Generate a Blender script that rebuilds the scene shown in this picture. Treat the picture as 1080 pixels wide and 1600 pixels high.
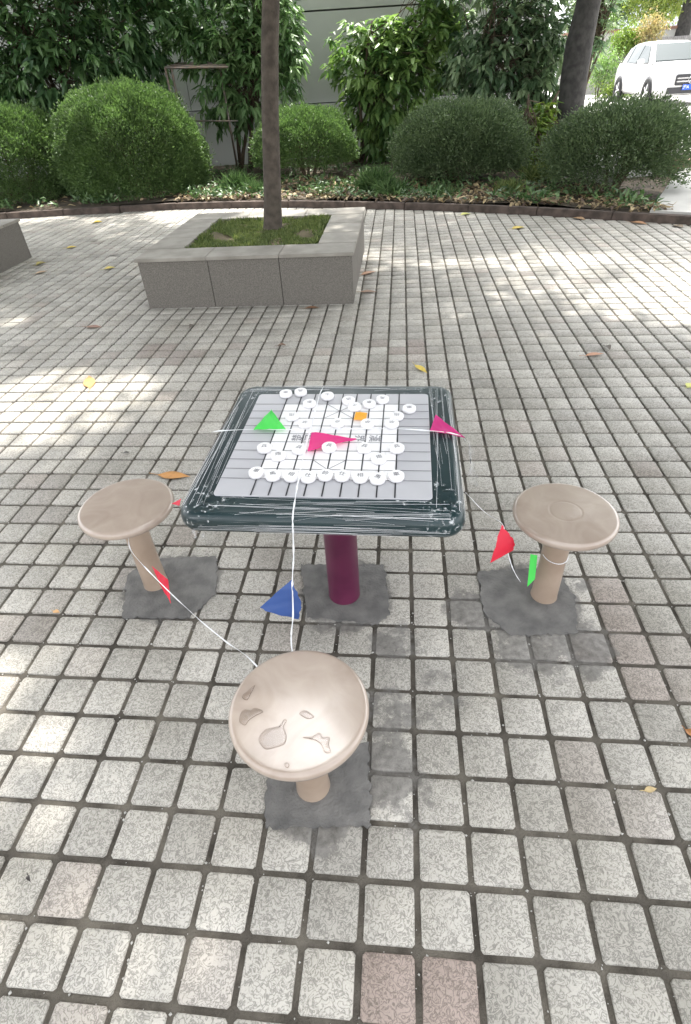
import bpy, bmesh, math, random
import numpy as np
from mathutils import Vector, Matrix
for o in list(bpy.data.objects): bpy.data.objects.remove(o)
C = bpy.context.scene.collection
S = bpy.context.scene
random.seed(7); RNG = np.random.default_rng(11)
R = math.radians

# ------------------------------------------------------------------ camera
K = 0.145                                   # paving module in metres
F, PITCH, ROLL, YAW = 850.473, 0.680340, -0.0639439, 0.1198103
H = 11.6792823 * K                          # eye height 1.69 m
cp, sp = math.cos(PITCH), math.sin(PITCH); cr, sr = math.cos(ROLL), math.sin(ROLL)
Rv, Dv, Fv = Vector((1, 0, 0)), Vector((0, -sp, -cp)), Vector((0, cp, -sp))
right = cr*Rv - sr*Dv; down = sr*Rv + cr*Dv
cam = bpy.data.objects.new('camera', bpy.data.cameras.new('camera')); C.objects.link(cam)
M = Matrix.Identity(4)
for i in range(3):
    M[i][0] = right[i]; M[i][1] = -down[i]; M[i][2] = -Fv[i]
M[0][3], M[1][3], M[2][3] = 0, 0, H
cam.matrix_world = M
cam.data.sensor_fit = 'VERTICAL'; cam.data.sensor_height = 24.0
cam.data.lens = F/1600*24.0
cam.data.clip_start = 0.05; cam.data.clip_end = 500
S.camera = cam

# ------------------------------------------------------------------ light
SUN_EL, SUN_AZ = 61, 18                     # azimuth clockwise from +Y (beyond the shrubs)
w = bpy.data.worlds.new('World'); S.world = w; w.use_nodes = True
nt = w.node_tree; bg = nt.nodes['Background']
sky = nt.nodes.new('ShaderNodeTexSky'); sky.sky_type = 'NISHITA'; sky.sun_disc = False
sky.sun_elevation = R(SUN_EL); sky.sun_rotation = R(SUN_AZ); sky.air_density = 1.0; sky.dust_density = 3.0; sky.ozone_density = 0.6
hs = nt.nodes.new('ShaderNodeHueSaturation'); hs.inputs['Saturation'].default_value = .12
nt.links.new(sky.outputs[0], hs.inputs['Color']); nt.links.new(hs.outputs[0], bg.inputs[0]); bg.inputs[1].default_value = 0.15
sl = bpy.data.lights.new('sun', 'SUN'); sl.energy = 2.0; sl.angle = R(1.2); sl.color = (1, .955, .88)
so = bpy.data.objects.new('sun', sl); C.objects.link(so)
d = Vector((math.sin(R(SUN_AZ))*math.cos(R(SUN_EL)), math.cos(R(SUN_AZ))*math.cos(R(SUN_EL)), math.sin(R(SUN_EL))))
so.rotation_euler = d.to_track_quat('Z', 'Y').to_euler()
S.view_settings.view_transform = 'Standard'; S.view_settings.look = 'None'
S.view_settings.gamma = 1; S.view_settings.exposure = 2.32
S.render.engine = 'CYCLES'

# ------------------------------------------------------------------ ray helpers (photo pixel -> point in the place)
def ray(px, py):
    u, v = (px-540)/F, (py-800)/F
    return Fv + u*right + v*down
def at(px, py, z=0.0):
    r = ray(px, py); return Vector((0, 0, H)) + r*((z-H)/r.z)
def aty(px, py, y):
    r = ray(px, py); return Vector((0, 0, H)) + r*(y/r.y)

# ------------------------------------------------------------------ materials
def mat(name, col, rough=.6, col2=None, scale=8, detail=6, bump=0, bscale=None, metal=0, coat=0, spec=.5, p0=.35, p1=.65, dist=0):
    m = bpy.data.materials.new(name); m.use_nodes = True
    t = m.node_tree; b = t.nodes['Principled BSDF']
    b.inputs['Base Color'].default_value = (*col, 1); b.inputs['Roughness'].default_value = rough
    b.inputs['Metallic'].default_value = metal; b.inputs['Coat Weight'].default_value = coat
    b.inputs['Coat Roughness'].default_value = .08; b.inputs['Specular IOR Level'].default_value = spec
    tc = t.nodes.new('ShaderNodeTexCoord')
    if col2:
        n = t.nodes.new('ShaderNodeTexNoise'); n.inputs['Scale'].default_value = scale; n.inputs['Detail'].default_value = detail
        n.inputs['Distortion'].default_value = dist
        r = t.nodes.new('ShaderNodeValToRGB'); r.color_ramp.elements[0].position = p0; r.color_ramp.elements[1].position = p1
        r.color_ramp.elements[0].color = (*col, 1); r.color_ramp.elements[1].color = (*col2, 1)
        t.links.new(tc.outputs['Object'], n.inputs['Vector']); t.links.new(n.outputs['Fac'], r.inputs['Fac'])
        t.links.new(r.outputs[0], b.inputs['Base Color'])
    if bump:
        n2 = t.nodes.new('ShaderNodeTexNoise'); n2.inputs['Scale'].default_value = bscale or scale*4; n2.inputs['Detail'].default_value = 4
        bp = t.nodes.new('ShaderNodeBump'); bp.inputs['Strength'].default_value = bump; bp.inputs['Distance'].default_value = .01
        t.links.new(tc.outputs['Object'], n2.inputs['Vector']); t.links.new(n2.outputs['Fac'], bp.inputs['Height']); t.links.new(bp.outputs[0], b.inputs['Normal'])
    return m

def leafmat(name, dark, light, rough=.45, trans=.3, tcol=None):
    m = bpy.data.materials.new(name); m.use_nodes = True
    t = m.node_tree; b = t.nodes['Principled BSDF']; out = t.nodes['Material Output']
    a = t.nodes.new('ShaderNodeAttribute'); a.attribute_name = 'tint'
    r = t.nodes.new('ShaderNodeValToRGB'); r.color_ramp.elements[0].color = (*dark, 1); r.color_ramp.elements[1].color = (*light, 1)
    t.links.new(a.outputs['Fac'], r.inputs['Fac']); t.links.new(r.outputs[0], b.inputs['Base Color'])
    b.inputs['Roughness'].default_value = rough
    tr = t.nodes.new('ShaderNodeBsdfTranslucent')
    mx = t.nodes.new('ShaderNodeMixShader'); mx.inputs[0].default_value = trans
    hs = t.nodes.new('ShaderNodeHueSaturation'); hs.inputs['Value'].default_value = 1.5; hs.inputs['Saturation'].default_value = 1.15
    t.links.new(r.outputs[0], hs.inputs['Color']); t.links.new(hs.outputs[0], tr.inputs['Color'])
    t.links.new(b.outputs[0], mx.inputs[1]); t.links.new(tr.outputs[0], mx.inputs[2]); t.links.new(mx.outputs[0], out.inputs['Surface'])
    return m

MT = {}
MT['leaf_dark'] = leafmat('leaf_dark', (.036, .090, .038), (.20, .33, .13))
MT['leaf_mid'] = leafmat('leaf_mid', (.055, .130, .038), (.30, .43, .14))
MT['leaf_lance'] = leafmat('leaf_lance', (.060, .135, .045), (.29, .43, .19))
MT['leaf_grey'] = leafmat('leaf_grey', (.060, .120, .060), (.31, .40, .23), rough=.35)
MT['leaf_lime'] = leafmat('leaf_lime', (.08, .16, .03), (.26, .34, .07))
MT['leaf_far'] = leafmat('leaf_far', (.12, .20, .05), (.38, .44, .12))
MT['leaf_crown'] = leafmat('leaf_crown', (.035, .08, .02), (.10, .19, .04), trans=.25)
MT['box_leaf'] = leafmat('box_leaf', (.030, .066, .022), (.185, .290, .095), rough=.5, trans=.25)
MT['box_leaf_b'] = leafmat('box_leaf_b', (.026, .054, .024), (.180, .245, .115), rough=.5, trans=.25)
MT['grass'] = leafmat('grass', (.065, .11, .03), (.25, .29, .11), trans=.3)
MT['mondo'] = leafmat('mondo', (.04, .09, .03), (.16, .25, .10), trans=.2)
MT['litter'] = leafmat('litter', (.07, .042, .028), (.46, .36, .20), rough=.7, trans=.1)
MT['redleaf'] = leafmat('redleaf', (.22, .24, .08), (.46, .34, .18))
MT['bark'] = mat('bark', (.050, .040, .031), .9, (.095, .078, .062), scale=14, bump=.6, bscale=60)
MT['bark_dark'] = mat('bark_dark', (.036, .034, .033), .95, (.070, .066, .062), scale=10, bump=.9, bscale=30)
MT['twig'] = mat('twig', (.07, .05, .035), .9, (.12, .09, .06), scale=20)
MT['granite'] = mat('granite', (.105, .095, .082), .75, (.182, .168, .148), scale=120, detail=3, bump=.15, bscale=150)  # side slabs: shade of the planter front put into the colour
MT['granite_lit_top'] = mat('granite_lit_top', (.215, .198, .170), .7, (.31, .29, .255), scale=5, detail=10, bump=.1, bscale=150)  # coping: same stone, bright light from above put into the colour
MT['kerb'] = mat('kerb', (.055, .042, .035), .9, (.12, .09, .075), scale=9, detail=8, bump=.4, bscale=70)
MT['soil'] = mat('soil', (.040, .030, .020), 1, (.10, .078, .052), scale=7, detail=10, bump=1, bscale=40)
MT['turfsoil'] = mat('turfsoil', (.10, .09, .045), 1, (.20, .16, .10), scale=5, detail=10, bump=1, bscale=60)
MT['cement'] = mat('cement', (.090, .088, .085), .75, (.180, .174, .165), scale=14, detail=14, bump=.5, bscale=110, p0=.3, p1=.7)
MT['grime'] = mat('grime', (.13, .122, .108), .9, (.26, .25, .23), scale=16, detail=12, bump=.5, bscale=90, p0=.38, p1=.62)
MT['concrete'] = mat('concrete', (.42, .41, .39), .8, (.52, .51, .48), scale=2, detail=10, bump=.2, bscale=40)
MT['brick'] = mat('brick', (.22, .12, .09), .9, (.32, .2, .15), scale=12, bump=.5)
MT['wall'] = mat('wall', (.50, .50, .50), .8, (.57, .57, .565), scale=1.2, detail=10, bump=.1, bscale=80)
MT['wall_dark'] = mat('wall_dark', (.12, .12, .12), .8, (.16, .16, .16), scale=5)
MT['pipe'] = mat('pipe', (.20, .19, .18), .4, (.33, .24, .19), scale=15, metal=.6)
MT['seat'] = mat('seat', (.325, .255, .208), .28, (.420, .345, .290), scale=7, detail=14, bump=.08, bscale=14, coat=.55, dist=1.5, p0=.3, p1=.7)
MT['seat'].node_tree.nodes['Principled BSDF'].inputs['Coat Weight'].default_value = .9
MT['seat'].node_tree.nodes['Principled BSDF'].inputs['Coat Roughness'].default_value = .11
MT['post'] = mat('post', (.30, .225, .170), .4, (.375, .29, .225), scale=7, detail=12, coat=.35, bump=.05, bscale=40)
MT['maroon'] = mat('maroon', (.085, .010, .040), .38, (.12, .018, .056), scale=9, detail=12, coat=.15)
MT['rim'] = mat('rim', (.005, .018, .022), .36, (.008, .027, .031), scale=6, coat=.08, bump=.05, bscale=30)
MT['panel'] = mat('panel', (.43, .43, .455), .35, (.47, .47, .49), scale=6)
MT['white_panel'] = mat('white_panel', (.84, .83, .84), .35)
MT['ink'] = mat('ink', (.02, .02, .025), .5)
MT['ink_thin'] = mat('ink_thin', (.14, .14, .15), .5)
MT['ink_soft'] = mat('ink_soft', (.26, .26, .28), .5)
MT['piece'] = mat('piece', (.80, .79, .80), .3, spec=.6)
MT['tape'] = mat('tape', (.80, .80, .82), .5, (.70, .72, .74), scale=60)
MT['green_flag'] = leafmat('green_flag', (.09, .70, .12), (.09, .70, .12), trans=.35)
MT['pink_flag'] = leafmat('pink_flag', (.74, .085, .36), (.74, .085, .36), trans=.5)
MT['red_flag'] = leafmat('red_flag', (.70, .03, .07), (.70, .03, .07), trans=.35)
MT['blue_flag'] = leafmat('blue_flag', (.05, .11, .33), (.05, .11, .33), trans=.3)
MT['amber_flag'] = leafmat('amber_flag', (.85, .50, .05), (.85, .50, .05), trans=.3)
MT['car_paint'] = mat('car_paint', (.58, .58, .58), .3, coat=.6)
MT['glass'] = mat('glass', (.03, .045, .045), .12, spec=.3)
MT['tyre'] = mat('tyre', (.02, .02, .02), .8)
MT['chrome'] = mat('chrome', (.6, .6, .62), .2, metal=1)
MT['dark_trim'] = mat('dark_trim', (.03, .03, .035), .4)
MT['plate_blue'] = mat('plate_blue', (.02, .10, .55), .4)
MT['white'] = mat('white', (.85, .85, .85), .4)
MT['lamp'] = mat('lamp', (.45, .47, .48), .12, (.75, .76, .78), scale=9, coat=1)
MT['fence'] = mat('fence', (.20, .19, .19), .7, (.28, .27, .27), scale=10)
MT['far_build'] = mat('far_build', (.55, .58, .64), .8, (.62, .65, .70), scale=3)
MT['far_window'] = mat('far_window', (.18, .22, .28), .2)
MT['stone'] = mat('stone', (.40, .39, .36), .8, (.6, .59, .56), scale=30)

# water: thin clear film, dark refraction edge put into its tint
m = bpy.data.materials.new('water'); m.use_nodes = True; t = m.node_tree; t.nodes.remove(t.nodes['Principled BSDF'])
_t = t.nodes.new('ShaderNodeBsdfTransparent'); _t.inputs[0].default_value = (.95, .93, .92, 1); _g = t.nodes.new('ShaderNodeBsdfGlossy'); _g.inputs['Roughness'].default_value = .02
_n = t.nodes.new('ShaderNodeNewGeometry'); _s = t.nodes.new('ShaderNodeSeparateXYZ'); _r = t.nodes.new('ShaderNodeValToRGB')
_a = t.nodes.new('ShaderNodeMath'); _a.operation = 'ABSOLUTE'; t.links.new(_n.outputs['Normal'], _s.inputs[0]); t.links.new(_s.outputs['Z'], _a.inputs[0]); t.links.new(_a.outputs[0], _r.inputs[0]); t.links.new(_r.outputs[0], _t.inputs[0])
_r.color_ramp.elements[0].position = .55; _r.color_ramp.elements[0].color = (.50, .44, .40, 1); _r.color_ramp.elements[1].position = .93; _r.color_ramp.elements[1].color = (.96, .94, .93, 1)
_f = t.nodes.new('ShaderNodeFresnel'); _f.inputs[0].default_value = 1.33; _m = t.nodes.new('ShaderNodeMixShader')
t.links.new(_f.outputs[0], _m.inputs[0]); t.links.new(_t.outputs[0], _m.inputs[1]); t.links.new(_g.outputs[0], _m.inputs[2]); t.links.new(_m.outputs[0], t.nodes['Material Output'].inputs[0])
MT['water'] = m
# cling film: clear with white crinkle streaks
def filmmat(name, vec, thr0, thr1, dens):
    m = bpy.data.materials.new(name); m.use_nodes = True; t = m.node_tree; b = t.nodes['Principled BSDF']; out = t.nodes['Material Output']
    b.inputs['Base Color'].default_value = (.85, .88, .9, 1); b.inputs['Roughness'].default_value = .25
    tc = t.nodes.new('ShaderNodeTexCoord'); mp = t.nodes.new('ShaderNodeMapping'); mp.inputs['Scale'].default_value = vec
    n = t.nodes.new('ShaderNodeTexNoise'); n.inputs['Scale'].default_value = 1; n.inputs['Detail'].default_value = 3; n.inputs['Distortion'].default_value = .35
    r = t.nodes.new('ShaderNodeValToRGB'); e = r.color_ramp.elements
    e[0].position = thr0; e[0].color = (.0, .0, .0, 1); e[1].position = thr1; e[1].color = (dens,)*3 + (1,)
    tr = t.nodes.new('ShaderNodeBsdfTransparent'); mx = t.nodes.new('ShaderNodeMixShader')
    t.links.new(tc.outputs['Object'], mp.inputs[0]); t.links.new(mp.outputs[0], n.inputs['Vector']); t.links.new(n.outputs['Fac'], r.inputs[0])
    t.links.new(r.outputs[0], mx.inputs[0]); t.links.new(tr.outputs[0], mx.inputs[1]); t.links.new(b.outputs[0], mx.inputs[2]); t.links.new(mx.outputs[0], out.inputs[0])
    return m
MT['film_x'] = filmmat('film_x', (5, 260, 260), .62, .86, .32)
MT['film_y'] = filmmat('film_y', (150, 4, 150), .64, .86, .32)
MT['film_c'] = filmmat('film_c', (75, 75, 75), .56, .74, .6)
MT['film_hang'] = filmmat('film_hang', (60, 60, 12), .5, .9, .4)

# ------------------------------------------------------------------ object helpers
def tag(o, label=None, cat=None, group=None, kind=None):
    if label: o['label'] = label
    if cat: o['category'] = cat
    if group: o['group'] = group
    if kind: o['kind'] = kind
    return o
def empty(name, loc, rz=0):
    o = bpy.data.objects.new(name, None); C.objects.link(o); o.location = loc; o.rotation_euler = (0, 0, rz); o.empty_display_size = .1
    return o
def meshobj(name, verts, faces, material=None, parent=None, smooth=False, tint=None):
    me = bpy.data.meshes.new(name); me.from_pydata([tuple(v) for v in verts], [], faces); me.update()
    if material: me.materials.append(material)
    if smooth: me.polygons.foreach_set('use_smooth', [True]*len(me.polygons))
    if tint is not None:
        a = me.attributes.new('tint', 'FLOAT', 'POINT'); a.data.foreach_set('value', tint)
    o = bpy.data.objects.new(name, me); C.objects.link(o)
    if parent: o.parent = parent
    return o
def bmobj(name, bm, material, parent=None, smooth=False, mats=None):
    me = bpy.data.meshes.new(name); bm.normal_update(); bm.to_mesh(me); bm.free()
    for mm in (mats or [material]): me.materials.append(mm)
    if smooth: me.polygons.foreach_set('use_smooth', [True]*len(me.polygons))
    o = bpy.data.objects.new(name, me); C.objects.link(o)
    if parent: o.parent = parent
    return o
def fastmesh(name, V, Fc, n, material, parent=None, tint=None, smooth=False):
    """V (N,3) floats, Fc flat int array of faces with n corners each"""
    me = bpy.data.meshes.new(name); V = np.asarray(V, np.float32); Fc = np.asarray(Fc, np.int32).reshape(-1, n)
    me.vertices.add(len(V)); me.vertices.foreach_set('co', V.ravel())
    me.loops.add(Fc.size); me.loops.foreach_set('vertex_index', Fc.ravel())
    me.polygons.add(len(Fc)); me.polygons.foreach_set('loop_start', np.arange(0, Fc.size, n, dtype=np.int32))
    me.polygons.foreach_set('loop_total', np.full(len(Fc), n, np.int32))
    if smooth: me.polygons.foreach_set('use_smooth', np.ones(len(Fc), bool))
    me.update(calc_edges=True)
    if tint is not None:
        a = me.attributes.new('tint', 'FLOAT', 'POINT'); a.data.foreach_set('value', np.asarray(tint, np.float32))
    me.materials.append(material)
    o = bpy.data.objects.new(name, me); C.objects.link(o)
    if parent: o.parent = parent
    return o
def add_box(bm, c, s, rz=0, bev=0):
    r = bmesh.ops.create_cube(bm, size=1, matrix=Matrix.Translation(c) @ Matrix.Rotation(rz, 4, 'Z') @ Matrix.Diagonal((*s, 1)))
    if bev:
        es = list({e for v in r['verts'] for e in v.link_edges})
        bmesh.ops.bevel(bm, geom=es, offset=bev, segments=2, affect='EDGES')
def add_tube(bm, pts, rad, seg=8, cap=True):
    pts = [Vector(p) for p in pts]; n = len(pts); rings = []
    rads = rad if isinstance(rad, (list, tuple)) else [rad]*n
    prev = None
    for i, p in enumerate(pts):
        t = (pts[min(i+1, n-1)] - pts[max(i-1, 0)]).normalized()
        a = prev if prev is not None else (Vector((0, 0, 1)) if abs(t.z) < .9 else Vector((1, 0, 0)))
        x = (a - t*a.dot(t)).normalized(); prev = x; y = t.cross(x)
        rings.append([bm.verts.new(p + (x*math.cos(2*math.pi*k/seg) + y*math.sin(2*math.pi*k/seg))*rads[i]) for k in range(seg)])
    for i in range(n-1):
        for k in range(seg):
            f = bm.faces.new((rings[i][k], rings[i][(k+1) % seg], rings[i+1][(k+1) % seg], rings[i+1][k])); f.smooth = True
    if cap:
        bm.faces.new(rings[0][::-1]); bm.faces.new(rings[-1])
def lathe(bm, prof, seg=48, ox=0, oy=0, oz=0):
    rings = []
    for r, z in prof:
        if r < 1e-6: rings.append([bm.verts.new((ox, oy, oz+z))])
        else: rings.append([bm.verts.new((ox+r*math.cos(2*math.pi*k/seg), oy+r*math.sin(2*math.pi*k/seg), oz+z)) for k in range(seg)])
    for a, b_ in zip(rings, rings[1:]):
        for k in range(seg):
            k2 = (k+1) % seg
            if len(a) == 1 and len(b_) == 1: continue
            if len(a) == 1: f = bm.faces.new((a[0], b_[k], b_[k2]))
            elif len(b_) == 1: f = bm.faces.new((a[k], b_[0], a[k2]))
            else: f = bm.faces.new((a[k], b_[k], b_[k2], a[k2]))
            f.smooth = True
    bmesh.ops.recalc_face_normals(bm, faces=bm.faces)
def ribbon(name, pts, width, material, parent=None, thick=.0008, twist=0, n=None):
    """flat tape along a smoothed path, with slight twists and real thickness"""
    P = [Vector(p) for p in pts]
    Q = []
    for i in range(len(P)-1):
        p0 = P[max(i-1, 0)]; p1 = P[i]; p2 = P[i+1]; p3 = P[min(i+2, len(P)-1)]
        for k in range(8):
            t = k/8; Q.append(.5*((2*p1)+(p2-p0)*t+(2*p0-5*p1+4*p2-p3)*t*t+(3*p1-p0-3*p2+p3)*t**3))
    Q.append(P[-1]); bm = bmesh.new(); rings = []
    rnd = random.Random(len(Q)*7+int(width*1e4)); ph = rnd.random()*6
    for i, p in enumerate(Q):
        t = (Q[min(i+1, len(Q)-1)]-Q[max(i-1, 0)]).normalized()
        side = t.cross(Vector((0, 0, 1))) if abs(t.z) < .9 else Vector((1, 0, 0)); side.normalize()
        up = side.cross(t)
        a = twist*math.sin(i*.5+ph); s2 = side*math.cos(a)+up*math.sin(a); u2 = side*-math.sin(a)+up*math.cos(a)
        wd = width*(.72+.35*math.sin(i*.83+ph)**2)
        rings.append([bm.verts.new(p+s2*wd/2*sx+u2*thick*(sy+.6*(1-abs(sx)))) for sx, sy in ((-1, 0), (0, 1), (1, 0), (0, -1))])
    for i in range(len(rings)-1):
        for k in range(4): bm.faces.new((rings[i][k], rings[i][(k+1) % 4], rings[i+1][(k+1) % 4], rings[i+1][k]))
    bm.faces.new(rings[0][::-1]); bm.faces.new(rings[-1])
    return bmobj(name, bm, material, parent)
def sheet(name, corners, material, parent=None, wave=.006, n=10, thick=.0006):
    """thin flag from a 3- or 4-cornered outline in 3D, slightly wavy, with thickness"""
    c = [Vector(p) for p in corners]
    if len(c) == 3: c = [c[0], c[1], c[2], c[2]]
    nrm = (c[1]-c[0]).cross(c[2]-c[0]).normalized(); V = []; Fc = []
    rnd = random.Random(len(name)+int(abs(c[0].x)*1e4)); a, b_ = rnd.random()*6, rnd.random()*6
    for sgn in (1, -1):
        for i in range(n+1):
            for j in range(n+1):
                u, v = i/n, j/n
                p = (c[0]*(1-u)+c[1]*u)*(1-v)+(c[3]*(1-u)+c[2]*u)*v
                V.append(p+nrm*(wave*(math.sin(u*5+a+v*2)*math.sin(v*4+b_)*.8+.8*abs(math.sin(u*9+v*7+b_))+.45*abs(math.sin(u*15-v*13)))+sgn*thick/2))
    m_ = (n+1)**2
    for i in range(n):
        for j in range(n):
            q = (i*(n+1)+j, (i+1)*(n+1)+j, (i+1)*(n+1)+j+1, i*(n+1)+j+1)
            Fc.append(q); Fc.append(tuple(m_+k for k in q[::-1]))
    return meshobj(name, V, Fc, material, parent, smooth=True, tint=[.5]*len(V))

# leaf clouds ---------------------------------------------------------
def unit(a): return a/np.maximum(np.linalg.norm(a, axis=1, keepdims=True), 1e-9)
def leaves_mesh(name, pos, dirs, nrm, length, width, material, parent=None, tint=None, simple=False, droop=.25, kind=None):
    """pos (N,3) base of each leaf, dirs direction, nrm approximate leaf normal"""
    N = len(pos); dirs = unit(dirs); side = unit(np.cross(dirs, nrm)); nn = np.cross(side, dirs)
    L = np.asarray(length).reshape(-1, 1); W = np.asarray(width).reshape(-1, 1)
    if simple:
        T = [(0, 0, 0), (.45, .5, .12), (1, 0, -droop*.5), (.45, -.5, .12)]; tri = [(0, 1, 2), (0, 2, 3)]
    else:
        T = [(0, 0, 0), (.35, .48, .10), (.35, 0, .04), (.35, -.48, .10), (.72, .36, .02-droop*.5), (.72, 0, -.04-droop*.5), (.72, -.36, .02-droop*.5), (1, 0, -droop)]
        tri = [(0, 1, 2), (0, 2, 3), (1, 4, 2), (2, 4, 5), (2, 5, 3), (3, 5, 6), (4, 7, 5), (5, 7, 6)]
    V = np.stack([pos + dirs*L*t + side*W*s + nn*L*h for t, s, h in T], 1).reshape(-1, 3)
    k = len(T); Fc = (np.arange(N)[:, None, None]*k + np.array(tri)[None]).reshape(-1)
    if tint is None: tint = RNG.random(N)
    return fastmesh(name, V, Fc, 3, material, parent, np.repeat(tint, k))

# ================================================================== SETTING
# kerb line (front face at ground level), left to right
KERB = [(-9.5, 10.72), (-5.6, 10.69), (-4.5, 10.66), (-3.2, 10.62), (-2.22, 10.52), (-.9, 10.22), (0, 9.86), (1.0, 9.42), (1.9, 8.97), (3.0, 8.32), (4.0, 7.62), (4.6, 7.22), (6.5, 5.95), (9.5, 4.0)]
kx = [p[0] for p in KERB]; ky = [p[1] for p in KERB]
def kerb_y(x): return np.interp(x, kx, ky)

# grid coordinates of the paving
cy_, sy_ = math.cos(YAW), math.sin(YAW)
OX, OY = 3.54026658, -4.52228445
def grid_pt(c, r):
    X = (c-OX)*K; Y = (-r-OY)*K
    return Vector((cy_*X+sy_*Y, -sy_*X+cy_*Y, 0))

PLANT1 = (-.665, 6.275)     # centre of the tree planter
PLANT2 = (-4.99, 6.95)
PR = 1.0                    # half side of the planters

def stain_nodes(t, last, b, lift=1.0):
    '''cement slurry smeared round the freshly set posts, over tiles and joints alike'''
    N = t.nodes; L = t.links
    geo = N.new('ShaderNodeNewGeometry')
    n4 = N.new('ShaderNodeTexNoise'); n4.inputs['Scale'].default_value = 9; n4.inputs['Detail'].default_value = 10; n4.inputs['Roughness'].default_value = .68; L.new(geo.outputs['Position'], n4.inputs['Vector'])
    n5 = N.new('ShaderNodeTexNoise'); n5.inputs['Scale'].default_value = 38; n5.inputs['Detail'].default_value = 6; L.new(geo.outputs['Position'], n5.inputs['Vector'])
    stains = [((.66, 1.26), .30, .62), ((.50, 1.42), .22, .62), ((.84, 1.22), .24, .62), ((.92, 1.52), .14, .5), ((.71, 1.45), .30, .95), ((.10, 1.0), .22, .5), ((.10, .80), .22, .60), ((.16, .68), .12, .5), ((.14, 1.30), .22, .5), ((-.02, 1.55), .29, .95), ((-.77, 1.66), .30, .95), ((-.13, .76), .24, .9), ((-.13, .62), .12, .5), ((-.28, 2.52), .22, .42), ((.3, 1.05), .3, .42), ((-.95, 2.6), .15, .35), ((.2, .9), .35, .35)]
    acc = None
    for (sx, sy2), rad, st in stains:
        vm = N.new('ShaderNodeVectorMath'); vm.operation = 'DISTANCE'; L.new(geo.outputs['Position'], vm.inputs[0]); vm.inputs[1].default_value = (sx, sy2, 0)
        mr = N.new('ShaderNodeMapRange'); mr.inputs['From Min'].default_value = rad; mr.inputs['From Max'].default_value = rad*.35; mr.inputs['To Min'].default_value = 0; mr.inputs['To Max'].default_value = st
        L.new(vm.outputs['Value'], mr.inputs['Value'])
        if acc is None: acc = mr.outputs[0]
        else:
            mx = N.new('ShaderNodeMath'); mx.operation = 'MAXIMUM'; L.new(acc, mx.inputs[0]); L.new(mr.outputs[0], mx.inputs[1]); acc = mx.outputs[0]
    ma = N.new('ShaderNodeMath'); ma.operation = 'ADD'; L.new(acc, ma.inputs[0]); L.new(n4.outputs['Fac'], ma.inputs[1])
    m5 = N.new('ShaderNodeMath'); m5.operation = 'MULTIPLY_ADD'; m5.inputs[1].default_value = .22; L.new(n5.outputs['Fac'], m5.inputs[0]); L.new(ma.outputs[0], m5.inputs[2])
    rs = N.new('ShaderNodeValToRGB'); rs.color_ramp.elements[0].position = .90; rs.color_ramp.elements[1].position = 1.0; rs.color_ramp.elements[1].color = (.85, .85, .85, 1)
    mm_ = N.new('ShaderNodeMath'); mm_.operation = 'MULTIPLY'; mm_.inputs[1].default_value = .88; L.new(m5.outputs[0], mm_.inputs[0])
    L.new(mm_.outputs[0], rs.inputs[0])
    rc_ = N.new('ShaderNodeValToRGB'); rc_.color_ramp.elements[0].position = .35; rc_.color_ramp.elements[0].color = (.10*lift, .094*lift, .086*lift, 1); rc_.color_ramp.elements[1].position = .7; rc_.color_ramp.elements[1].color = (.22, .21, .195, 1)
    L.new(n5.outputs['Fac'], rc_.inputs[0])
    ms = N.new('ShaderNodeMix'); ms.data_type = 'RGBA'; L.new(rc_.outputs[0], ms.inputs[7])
    L.new(rs.outputs[0], ms.inputs[0]); L.new(last, ms.inputs[6]); L.new(ms.outputs[2], b.inputs['Base Color'])
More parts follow.
